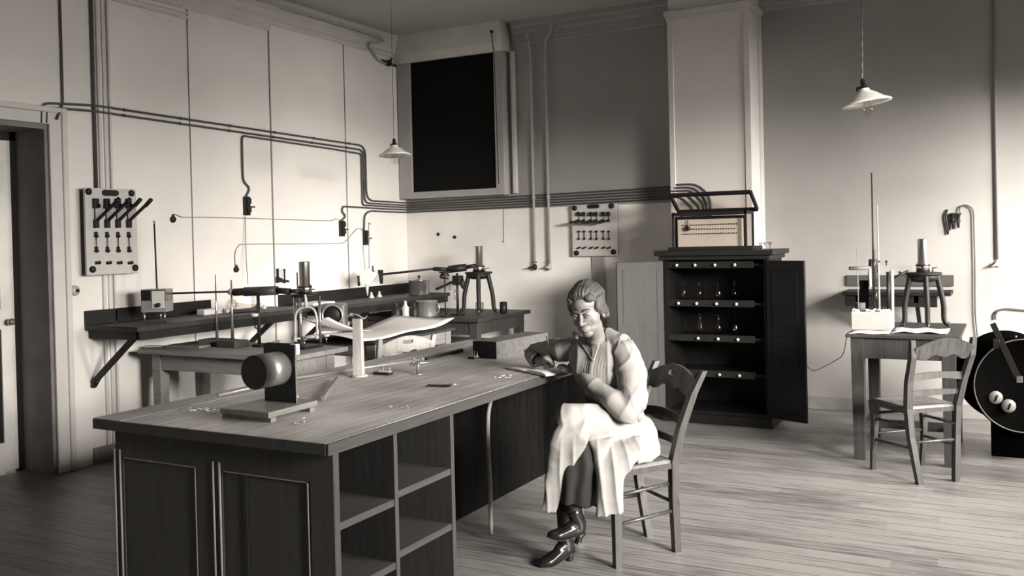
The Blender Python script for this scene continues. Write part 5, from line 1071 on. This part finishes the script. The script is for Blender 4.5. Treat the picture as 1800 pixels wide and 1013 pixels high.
# papers at the foot of the stand
p = LVL(1622, 578, TRH); g = []
for i in range(10):
    u = i/9; g.append([(-.72+.34*u, 6.62+.28*v+.03*math.sin(u*3), TRH+.005+.012*math.sin(u*7+v*4)**2) for v in (0, .25, .5, .75, 1)])
bsolo('paper_sheet', MB().sheet(g, .002), 'paper', 'crumpled white papers at the foot of the instrument on the right work table', 'paper', (-.55, 6.75, TRH))
g = []
for i in range(8):
    u = i/7; g.append([(-.98+.25*u, 6.52+.2*v, TRH+.004+.006*math.sin(u*5+v*3)**2) for v in (0, .33, .66, 1)])
bsolo('paper_sheet', MB().sheet(g, .002), 'paper', 'flat white sheet on the near left corner of the right work table', 'paper', (-.86, 6.62, TRH))
c_ = LVL(1589, 577, TRH); bsolo('small_weight', MB().lathe([(.012, .0005), (.012, .02), (.005, .026), (.009, .036), (.004, .042)], (c_.x, c_.y, TRH), 14), 'dark', 'tiny dark weight standing on the papers of the right work table', 'weight', (c_.x, c_.y, TRH))
# wire from the cabinet door to the table
pts = [BWY(1412, 632, 7.3), BWY(1420, 645, 7.4), BWY(1429, 652, 7.5), BWY(1440, 649, 7.5), BWY(1465, 636, 7.3), BWY(1481, 624, 7.1), BWY(1487, 600, 6.9), BWY(1489, 592, 6.8)]
bsolo('wire', MB().tube(catmull(pts, 5), .003, 6), 'wire2', 'thin slack wire drooping between the black cabinet and the right work table', 'wire', pts[0])
# ================================================================ THE SEATED PERSON
M['skin'] = mat('skin', .165, .5, var=.05, scale=20, spec=.35)
M['hair'] = wood('grey_brown_hair', .02, .075, 'Z', .55, 9.0, .9)
M['smock'] = mat('white_cotton', .22, .85, var=.03, scale=12, bump=.06, bscale=120, spec=.2)
M['blouse'] = mat('grey_blouse', .13, .8, var=.05)
M['skirt'] = mat('dark_wool', .022, .9, var=.15, spec=.15)
M['stock'] = mat('black_stocking', .012, .6, var=.1)
M['boot'] = mat('polished_black_leather', .008, .2, var=.1, coat=.0)
M['lips'] = mat('lips', .20, .5); M['eyedark'] = mat('iris', .02, .15); M['eyew'] = mat('eye_white', .45, .2)
LEFT = Vector((.975, -.22, 0)); FRONT = Vector((-.22, -.975, 0)); UP = Vector((0, 0, 1))
cr_ = Vector((.88, .475, 0))
def chain(mb, pts, n=16):                    # pts: [(p, r)] tapered capsule chain
    P = [Vector(p) for p, r in pts]; R = [r for p, r in pts]; Q = []; RR = []
    for i in range(len(P)-1):
        for k in range(6): Q.append(P[i].lerp(P[i+1], k/6)); RR.append(R[i]+(R[i+1]-R[i])*k/6)
    Q.append(P[-1]); RR.append(R[-1]); mb.tube(Q, RR, n)
    for p, r in pts: mb.ball(p, r*.995, 3)
    return mb
def loft(mb, secs, n=36, power=2.0, wob=None):   # secs: [(centre, uvec, vvec)], superellipse rings
    bm = mb.bm; rings = []
    for i, (c, u, v) in enumerate(secs):
        c, u, v = Vector(c), Vector(u), Vector(v); r = []
        for k in range(n):
            a = 2*PI*k/n; ca, sa = math.cos(a), math.sin(a); e = 2/power
            x = math.copysign(abs(ca)**e, ca); y = math.copysign(abs(sa)**e, sa); f = 1+(wob(i/(len(secs)-1), a) if wob else 0)
            r.append(bm.verts.new(c+u*x*f+v*y*f))
        rings.append(r)
    for A, B in zip(rings[:-1], rings[1:]):
        for k in range(n): bm.faces.new((A[k], A[(k+1) % n], B[(k+1) % n], B[k])).smooth = True
    bm.faces.new(rings[0][::-1]); bm.faces.new(rings[-1]); return mb
def interp(secs, m=5):                        # smooth in-between sections
    cs = catmull([s[0] for s in secs], m); us = catmull([s[1] for s in secs], m); vs = catmull([s[2] for s in secs], m); return list(zip(cs, us, vs))
def fuse(mb, voxel, smooth, post=None, mats=(), pick=None):   # union of the shapes as one continuous skin
    bmesh.ops.recalc_face_normals(mb.bm, faces=mb.bm.faces)
    me = bpy.data.meshes.new('raw'); mb.bm.to_mesh(me); mb.bm.free(); o = bpy.data.objects.new('raw', me); S.collection.objects.link(o)
    m = o.modifiers.new('r', 'REMESH'); m.mode = 'VOXEL'; m.voxel_size = voxel; m.use_smooth_shade = True
    if smooth: k = o.modifiers.new('s', 'SMOOTH'); k.factor = .5; k.iterations = smooth
    dg = bpy.context.evaluated_depsgraph_get(); ev = o.evaluated_get(dg); out = bpy.data.meshes.new_from_object(ev)
    bpy.data.objects.remove(o); bpy.data.meshes.remove(me)
    if post:
        out.update(); nv = [v.normal.copy() for v in out.vertices]
        for v, nn in zip(out.vertices, nv): v.co = v.co + nn*post(v.co, nn)
    out.materials.clear()
    for q in mats: out.materials.append(q)
    for p in out.polygons:
        p.use_smooth = True
        if pick: p.material_index = pick(p.center)
    out.update(); return out
person = None
def pobj(name, me, parent, label=None):
    me.name = name; o = bpy.data.objects.new(name, me); S.collection.objects.link(o)
    if parent is not None:
        me.transform(MW[parent.name].inverted())
        _place(o, parent)
    if label: o['label'] = label
    return o
def pmb(name, mb, m, parent, label=None):
    bmesh.ops.recalc_face_normals(mb.bm, faces=mb.bm.faces); me = bpy.data.meshes.new(name); mb.bm.to_mesh(me); mb.bm.free(); me.materials.append(m); return pobj(name, me, parent, label)

# ---- joints (world)
neck = DEP(1056, 602, 4.52)
sL, eL, wL = DEP(1100, 622, 4.42), DEP(1117, 712, 4.32), DEP(1024, 659, 4.49)
sR, eR, wR = DEP(994, 616, 4.68), DEP(936, 621, 4.93), DEP(948, 636, 4.79)
hipc = DEP(1098, 778, 4.52)
# ---- head frame
Hy = Vector((.03, -.985, -.20)).normalized(); hx0 = Vector((-1, -.03, 0)); hx0 = (hx0 - Hy*hx0.dot(Hy)).normalized()
Hz0 = hx0.cross(Hy); tilt = math.radians(9)
Hx = (hx0*math.cos(tilt) - Hz0*math.sin(tilt)).normalized(); Hz = Hx.cross(Hy).normalized()
Hc = DEP(1021, 556.5, 4.33) - Hy*.085
def H(x, y, z): return Hc + Hx*x + Hy*y + Hz*z
HR = Matrix((Hx, Hy, Hz)).transposed()
def hb(mb, c, s): mb.ball(H(*c), 1, 4, M=HR, sc=s)
b = MB()
hb(b, (0, -.012, .045), (.074, .090, .072)); hb(b, (0, .026, -.018), (.0655, .058, .078)); hb(b, (0, .030, -.066), (.052, .048, .036)); hb(b, (0, .056, -.091), (.028, .022, .021))
hb(b, (0, .034, .045), (.055, .051, .045)); hb(b, (0, .060, -.066), (.027, .028, .024))
chain(b, [(H(-.036, .070, .019), .010), (H(0, .080, .016), .009), (H(.036, .070, .019), .010)])
chain(b, [(H(0, .083, .012), .0065), (H(0, .094, -.016), .0085), (H(0, .104, -.034), .0105)]); hb(b, (.0115, .090, -.037), (.0075, .009, .0065)); hb(b, (-.0115, .090, -.037), (.0075, .009, .0065))
for s in (-1, 1):
    hb(b, (s*.036, .046, -.030), (.026, .026, .028)); hb(b, (s*.075, -.008, -.014), (.008, .018, .030)); hb(b, (s*.031, .066, -.001), (.015, .0155, .0135))
    chain(b, [(H(s*.016, .074, -.060), .006), (H(s*.026, .064, -.072), .006)])
nb = H(0, -.02, -.075); chain(b, [(nb, .046), (nb.lerp(neck, .5)-cr_*.006, .042), (neck-UP*.03-cr_*.012, .048)], 32)
# hidden trunk, arms
loft(b, interp([(neck-UP*.03, LEFT*.10, FRONT*.05), (DEP(1062, 650, 4.5), LEFT*.13, FRONT*.08), (DEP(1082, 725, 4.5), LEFT*.11, FRONT*.08), (hipc, LEFT*.13, FRONT*.10)]), 24)
chain(b, [(sL, .045), (eL, .038), (wL+(wL-eL).normalized()*.0, .024)]); chain(b, [(neck-UP*.05, .06), (sL, .045)]); chain(b, [(neck-UP*.05, .06), (sR, .045)])
chain(b, [(sR, .045), (eR, .036), (wR, .024)])
# left hand lying on the right page, fingers slightly fanned
def finger(mb, pts, r0, r1):
    P = catmull(pts, 3); n = len(P); chain(mb, [(p, r0+(r1-r0)*i/(n-1)) for i, p in enumerate(P)], 10)
pL = DEP(1007, 650.5, 4.55); kn = [DEP(x, y, D) for x, y, D in ((997, 646, 4.62), (997, 648, 4.595), (999, 650, 4.57), (1002, 652, 4.545))]
chain(b, [(wL, .023), (wL.lerp(pL, .5)+UP*.002, .022)])
for k in kn: chain(b, [(wL.lerp(pL, .35), .017), (pL.lerp(k, .3), .015), (k, .0105)])
tips = [((983, 642.5, 4.66), (990, 643, 4.645)), ((981, 645.5, 4.635), (989, 645, 4.615)), ((983, 648.5, 4.60), (991, 647.5, 4.585)), ((988, 651.5, 4.57), (995, 650.5, 4.56))]
for k, (tp, md) in zip(kn, tips): finger(b, [k, DEP(md[0], md[1]-.8, md[2]), DEP(*tp)], .0095, .0065)
finger(b, [wL.lerp(pL, .55), DEP(1008, 644, 4.60), DEP(1000, 641.5, 4.65)], .012, .0075)
# right hand gripping the pen
pR = DEP(959, 636, 4.74); chain(b, [(wR, .023), (wR.lerp(pR, .6), .024), (pR, .020)])
tipP = DEP(976, 645.5, 4.70)
finger(b, [pR+UP*.012, DEP(963, 626, 4.70), DEP(970, 634, 4.69), DEP(973.5, 640.5, 4.695)], .0105, .0072)      # index
finger(b, [pR+UP*.006, DEP(957, 629, 4.67), DEP(966, 634, 4.66), DEP(972, 641, 4.67)], .0115, .008)              # thumb
finger(b, [pR, DEP(968, 632, 4.72), DEP(973, 640, 4.71), DEP(971, 645, 4.71)], .0100, .0075)                     # middle
finger(b, [pR-UP*.006, DEP(967, 637, 4.70), DEP(969, 643, 4.70), DEP(964, 645.5, 4.705)], .0100, .0072)          # ring
finger(b, [pR-UP*.010, DEP(961, 641, 4.70), DEP(962, 645, 4.71), DEP(957, 646.5, 4.72)], .0095, .0068)           # little
# legs
kL, kR = DEP(1000, 745, 4.24), DEP(1000, 752, 4.42); aL, aR = DEP(1010, 908, 4.26), DEP(993, 950, 4.40)
chain(b, [(hipc+LEFT*.07, .085), (kL, .058)]); chain(b, [(hipc-LEFT*.07, .085), (kR, .058)])
chain(b, [(kL, .056), (DEP(1012, 820, 4.27), .050), (aL, .031)]); chain(b, [(kR, .056), (DEP(992, 860, 4.42), .046), (aR, .031)])
body = fuse(b, .0027, 3, None, (M['skin'], M['stock']), lambda c: 1 if c.z < .76 else 0)
person = bpy.data.objects.new('person', body); body.name = 'person'; S.collection.objects.link(person)
base = Vector((-1.69, 4.226, .455)); body.transform(Matrix.Translation(-base)); _place(person, None, tuple(base))
tag(person, 'person in a white smock seated beside the desk, writing in an open notebook, ankles crossed', 'person')
# ---- face details
for s, nm in ((1, 'eye'), (-1, 'eye')):
    q = MB(); q.ball(H(s*.031, .0735, -.001), .0115, 3); e = pmb('eye', q, M['eyew'], person)
    gz = (CAM-H(s*.031, .0735, -.001)).normalized(); q = MB(); q.ball(H(s*.031, .0735, -.001)+gz*.0070, .0060, 2); pmb('iris', q, M['eyedark'], e)
    q = MB(); q.tube(catmull([H(s*.018, .0835, .002), H(s*.025, .087, .0078), H(s*.033, .087, .0085), H(s*.044, .079, .001)], 5), .0030, 6); pmb('upper_eyelid', q, M['skin'], e)
    q = MB(); q.tube(catmull([H(s*.018, .0835, -.004), H(s*.030, .0865, -.0105), H(s*.044, .0785, -.003)], 5), .0026, 6); pmb('lower_eyelid', q, M['skin'], e)
    q = MB(); q.tube(catmull([H(s*.014, .0865, .0195), H(s*.026, .086, .0265), H(s*.038, .0795, .0275), H(s*.048, .069, .0225)], 5), [.0028+.0012*math.sin(k*.2) for k in range(16)], 6); pmb('eyebrow', q, M['hair'], person)
q = MB(); q.tube(catmull([H(-.021, .0800, -.0640), H(-.008, .0885, -.0608), H(0, .0885, -.0620), H(.008, .0885, -.0608), H(.021, .0800, -.0640)], 4), [.0015+.0022*math.sin(PI*k/16) for k in range(17)], 8)
q.tube(catmull([H(-.017, .0815, -.0665), H(0, .0885, -.0700), H(.017, .0815, -.0665)], 6), [.0015+.003*math.sin(PI*k/12) for k in range(13)], 8); pmb('lips', q, M['lips'], person)
# ---- hair, swept up and back, loose at the nape
b = MB()
hb(b, (0, -.030, .060), (.086, .098, .082)); hb(b, (0, .012, .092), (.070, .062, .044)); hb(b, (0, -.085, .045), (.065, .05, .060)); hb(b, (0, -.02, .115), (.05, .05, .035))
for s in (-1, 1):
    hb(b, (s*.066, -.004, .030), (.026, .048, .052)); hb(b, (s*.072, -.022, -.004), (.022, .034, .040)); hb(b, (s*.046, .046, .072), (.026, .026, .026))
hb(b, (-.060, -.050, -.022), (.028, .034, .034)); hb(b, (-.02, -.085, -.03), (.055, .03, .04))
def strands(co, nn):
    l = HR.transposed() @ (co-Hc); a = math.atan2(l.x, l.z+.02)
    q = Vector((a*2.2, l.y*14, l.length*30)); return .006*noise.noise(q*1.3) + .0030*noise.noise(Vector((a*16, l.y*16, l.length*24))) + .0012*noise.noise(Vector((a*40, l.y*24, l.length*30)))
hair = fuse(b, .0028, 3, strands, (M['hair'],)); pobj('hair', hair, person, 'swept-up wavy dark grey hair')
q = MB(); rng = random.Random(12)
for i in range(20):
    a = rng.uniform(-2.4, 2.4); z = rng.uniform(-.03, .11); r = .088; p = Vector((math.sin(a)*r, -.035-math.cos(a)*.085 if abs(a) < 1.6 else -.02, z)); d = Vector((math.sin(a), -math.cos(a)*.8-.3, rng.uniform(-.6, .5))).normalized()
    q.tube(catmull([H(*(p*.93)), H(*(p*.985)), H(*(p+d*.007+Vector((0, 0, rng.uniform(-.015, .008)))))], 3), .0005, 4)
pmb('loose_strands', q, M['hair'], person)

# ---- smock
b = MB()
tors = [(DEP(1100, 800, 4.46), LEFT*.165, FRONT*.155), (DEP(1096, 772, 4.48), LEFT*.165, FRONT*.150), (DEP(1086, 735, 4.49), LEFT*.140, FRONT*.115), (DEP(1072, 695, 4.51), LEFT*.145, FRONT*.115),
        (DEP(1058, 652, 4.52), LEFT*.160, FRONT*.118), (DEP(1053, 624, 4.53), LEFT*.165, FRONT*.098), (DEP(1053, 608, 4.53), LEFT*.130, FRONT*.078), (DEP(1054, 599, 4.53), LEFT*.075, FRONT*.064)]
loft(b, interp(tors, 5), 48, 2.2)
chain(b, [(DEP(1052, 594, 4.58), .040), (DEP(1062, 588, 4.56), .034), (DEP(1076, 594, 4.51), .040), (DEP(1090, 604, 4.46), .050), (sL-UP*.004, .054), (DEP(1108, 640, 4.42), .045)], 24); chain(b, [(DEP(1028, 604, 4.60), .040), (DEP(1008, 608, 4.65), .050), (sR, .054), (DEP(985, 617, 4.72), .045)], 24)
chain(b, [(hipc+LEFT*.06+UP*.04, .110), (DEP(1045, 745, 4.33), .100), (kL+UP*.015, .076)], 24); chain(b, [(hipc-LEFT*.06+UP*.04, .105), (DEP(1040, 752, 4.45), .10), (kR+UP*.01, .072)], 24)
cr = Vector((.88, .475, 0)); cf = Vector((-.475, .88, 0))       # across / along the view
pan = [(DEP(1010, 728, 4.25), cr*.060+UP*.01, cf*.05), (DEP(1002, 765, 4.19), cr*.088, cf*.05), (DEP(987, 815, 4.22), cr*.064, cf*.030), (DEP(975, 855, 4.24), cr*.044, cf*.018), (DEP(964, 901, 4.26), cr*.037-UP*.006, cf*.010)]
loft(b, interp(pan, 5), 30, 2.6)
pan = [(DEP(1088, 766, 4.36), cr*.10, cf*.07), (DEP(1085, 795, 4.24), cr*.118, cf*.060), (DEP(1073, 835, 4.18), cr*.068, cf*.030), (DEP(1072, 870, 4.18), cr*.062, cf*.024), (DEP(1073, 906, 4.18), cr*.066+UP*.008, cf*.020)]
loft(b, interp(pan, 5), 40, 2.4)
pan = [(DEP(1058, 768, 4.28), cr*.07, cf*.05), (DEP(1054, 790, 4.21), cr*.035, cf*.03), (DEP(1053, 812, 4.19), cr*.022, cf*.02)]
loft(b, interp(pan, 4), 24)
def crease(ph, p=2): return (1-abs(math.sin(ph)))**p - .3
def rid(v): return 1-2*abs(noise.noise(v))
def folds(co, nn):
    x = (co-CAM).dot(cr); y = (co-CAM).dot(cf); z = co.z
    d = .009*noise.noise(Vector((x*12, y*12, z*3+3))) + .003*rid(Vector((x*8+z*5, y*8, z*5-x*4))) - .001
    if False: pass
    l_ = (co-CAM).dot(LEFT); w2 = min(1, max(0, (z-.60)/.1))
    d += w2*.0065*crease(36*l_+2.2*noise.noise(co*5)+5*z, 2)
    w3 = min(1, max(0, (.66-z)/.12)); d += (1-w3)*(1-w2)*.0055*crease(30*(z*1.1+x*.55)+2.2*noise.noise(co*5), 2)
    d += w3*.0095*crease(50*x+2.0*noise.noise(Vector((x*3, y*3, z*2.5))), 1.6)
    if z < .80 and z > .5: d += .004*noise.noise(Vector((x*12+z*9, y*12, z*20-x*12)))
    gd = (co-DEP(1037, 648, 4.38)).length
    if gd < .10: d += .0013*math.sin((co-CAM).dot(LEFT)*420)*min(1, (.10-gd)/.03)
    return d
def sleeve_folds(root, k, tip):
    ax = (tip-root).normalized(); a1 = ax.cross(UP).normalized(); a2 = ax.cross(a1)
    def f(co, nn):
        q = co-root; L_ = q.length; th = math.atan2(q.dot(a1), q.dot(a2)); nz = noise.noise(q*7+Vector((k, 3, 1))); cz = .0062*crease(1.5*th+17*q.dot(ax)+2.2*nz+k, 2)+.0035*crease(2.5*th-12*q.dot(ax)+2*nz, 2); n1 = noise.noise(q*9+Vector((k, 0, 0))); return cz + .006*n1 + .001*noise.noise(q*22) - .002
    return f
Vc = DEP(1042, 634, 4.42)
def neckpick(c):
    s = (c-Vc).dot(LEFT); h = c.z-Vc.z
    return 1 if (h > -.005 and (c-Vc).dot(FRONT) > -.12 and -.02-.12*h*3 < s < .012+h*.32 and c.z < 1.15 and (c-neck).dot(FRONT) > -.01) else 0
sm = fuse(b, .005, 12, folds, (M['smock'],), None)
Rch = (Matrix.Translation(Vector((-1.690, 4.226, 0))) @ Matrix.Rotation(math.radians(-38.5), 4, 'Z')).inverted()
for v in sm.vertices:                       # cloth rests on the seat instead of sinking into it
    l = Rch @ v.co
    if abs(l.x) < .24 and -.19 < l.y < .25 and v.co.z < .472: v.co.z = .472 + (v.co.z-.472)*.02
smock = pobj('smock', sm, person, 'white cotton smock with full sleeves')
b = MB(); chain(b, [(DEP(1086, 606, 4.47), .050), (sL+UP*.004, .066), (DEP(1111, 660, 4.37), .074), (DEP(1112, 702, 4.29), .074), (DEP(1102, 722, 4.27), .060), (DEP(1078, 704, 4.29), .056), (DEP(1052, 686, 4.37), .047), (DEP(1034, 669, 4.44), .037), (DEP(1028, 664, 4.465), .032)], 24)
chain(b, [(DEP(1104, 726, 4.30), .050), (DEP(1118, 728, 4.31), .040)], 20); chain(b, [(DEP(1080, 714, 4.30), .046), (DEP(1040, 690, 4.40), .032)], 20)
pobj('sleeve', fuse(b, .0045, 4, sleeve_folds(sL, 2, eL)), smock).data.materials.append(M['smock'])
b = MB(); chain(b, [(DEP(1006, 610, 4.64), .048), (sR, .062), (DEP(972, 614, 4.80), .058), (DEP(948, 617, 4.92), .050), (DEP(936, 620, 4.96), .044), (DEP(934, 624, 4.92), .042), (DEP(938, 628, 4.86), .038)], 24)
pobj('sleeve', fuse(b, .0045, 4, sleeve_folds(sR, 9, eR)), smock).data.materials.append(M['smock'])
# collar, cuffs
from mathutils.bvhtree import BVHTree
bv = [BVHTree.FromPolygons([MW[o.name] @ v.co for v in o.data.vertices], [tuple(p.vertices) for p in o.data.polygons]) for o in (smock, person)]
def onbody(px, py, off=.0025):
    d = ray(px, py).normalized(); hs = [h for h in (t_.ray_cast(CAM, d)[0] for t_ in bv) if h is not None]
    h = min(hs, key=lambda p: (p-CAM).length) if hs else DEP(px, py, 4.4)
    return h - d*off
q = MB(); g = []
for i in range(13):                         # blouse showing in the open neck of the smock
    u = i/12; g.append([onbody((1020*(1-v)+1053*v)*(1-u)+1043*u, (601*(1-v)+603*v)*(1-u)+634*u, .006) for v in [k/10 for k in range(11)]])
q.sheet(g, .003); pmb('blouse', q, M['blouse'], smock, 'grey blouse showing in the open neck')
for e0, e1, w in (((1019, 599), (1043, 635), 1), ((1054, 602), (1043, 635), -1)):
    q = MB(); q.tube([onbody(e0[0]+(e1[0]-e0[0])*k/14, e0[1]+(e1[1]-e0[1])*k/14, .002) for k in range(15)], .0045, 8); pmb('collar_edge', q, M['smock'], smock)
q = MB(); loft(q, interp([(DEP(1016, 592, 4.47), UP*.012, cf*.006), (DEP(1011, 590, 4.47), UP*.016, cf*.008), (DEP(1006, 587, 4.48), UP*.010, cf*.005)], 3), 14); pmb('collar_tip', q, M['smock'], smock)
q = MB(); c = wL+(eL-wL).normalized()*.015; d = (eL-wL).normalized(); q.lathe([(.031, -.012), (.034, -.008), (.037, .02), (.043, .05), (.036, .05), (.028, -.01)], c, 28, d, close=False); pmb('cuff', q, M['smock'], smock)
q = MB(); c = DEP(943.5, 632.5, 4.82); d = (DEP(935, 627, 4.93)-c).normalized(); q.lathe([(.030, -.022), (.034, -.02), (.038, .0), (.043, .03), (.036, .03), (.030, -.012)], c, 30, d, close=False); pmb('cuff', q, M['smock'], smock)
# ---- skirt
b = MB(); sk = [(DEP(1040, 760, 4.34), cr*.10, cf*.08), (DEP(1030, 800, 4.26), cr*.10, cf*.075), (DEP(1020, 845, 4.25), cr*.095, cf*.07), (DEP(1016, 884, 4.27), cr*.088-UP*.012, cf*.068)]
loft(b, interp(sk, 5), 36, 2.2); chain(b, [(kR, .075), (DEP(1000, 850, 4.40), .075), (DEP(1000, 875, 4.40), .07)])
skirt = fuse(b, .006, 4, lambda co, nn: .007*math.sin((co-CAM).dot(cr)*70+2*noise.noise(co*8)), (M['skirt'],)); pobj('skirt', skirt, person, 'dark wool skirt showing between the smock fronts')
# ---- boots: pointed toe, laced shaft, curved heel
def boot(ankle, heel, toe, lab):
    f = (toe-heel).normalized(); L_ = (toe-heel).length; s = f.cross(UP).normalized(); u = s.cross(f).normalized()
    def P(a, h, c=0): return heel + f*a*L_ + u*h + s*c
    b = MB(); loft(b, interp([(P(.0, .062), s*.026, u*.030), (P(.10, .060), s*.031, u*.036), (P(.30, .050), s*.031, u*.036), (P(.52, .036), s*.034, u*.030), (P(.74, .024), s*.038, u*.022), (P(.90, .019), s*.028, u*.016), (P(1.0, .016), s*.010, u*.008)], 5), 28, 2.2)
    m = P(.16, .085); chain(b, [(P(.14, .06), .034), (m, .034), (m.lerp(ankle, .5), .035), (ankle, .038)], 20)
    chain(b, [(m, .033), (P(.40, .062), .026)])
    o = pobj('boot', fuse(b, .0035, 4, None, (M['boot'],)), person, lab)
    q = MB(); loft(q, [(P(.07, .040), s*.024, f*.028), (P(.075, .018), s*.016, f*.017), (P(.07, .004), s*.015, f*.016), (P(.07, -.0), s*.016, f*.018)], 20); pmb('heel', q, M['boot'], o)
    q = MB(); loft(q, interp([(P(.16, .030), s*.020, u*.003), (P(.45, .010), s*.026, u*.003), (P(.72, .002), s*.036, u*.003), (P(.92, .004), s*.026, u*.003), (P(1.0, .008), s*.010, u*.003)], 4), 20); pmb('sole', q, M['stock'], o)
    q = MB()
    for k in range(4): a = .30+.07*k; h = .086-.010*k; q.tube([P(a, h, -.012), P(a+.02, h+.004, 0), P(a, h, .012)], .0018, 5)
    pmb('lace', q, M['stock'], o)
boot(aL+UP*.015, DEP(1021, 953, 4.27), DEP(962, 947, 4.20), 'upper crossed boot')
hf = LVL(1006, 984, .002); tf = LVL(948, 998, .004); boot(aR, Vector((hf.x, hf.y, .002)), Vector((tf.x, tf.y, .004)), 'boot resting on the floor')
# ---- pen held in the right hand
tp = DEP(976, 646.5, 4.70); tp2 = DEP(960.5, 591, 4.74); d = (tp2-tp).normalized()
t = thing('pen', 'pale straight pen held upright in the writing hand', 'pen', tuple(tp))
part(t, 'holder', MB().tube([tp+d*.02, tp+d*.03, tp2], [.0028, .0042, .0040], 10), M['conduitl'], world=True); part(t, 'nib', MB().tube([tp, tp+d*.022], [.0006, .0028], 8), M['steel'], world=True)
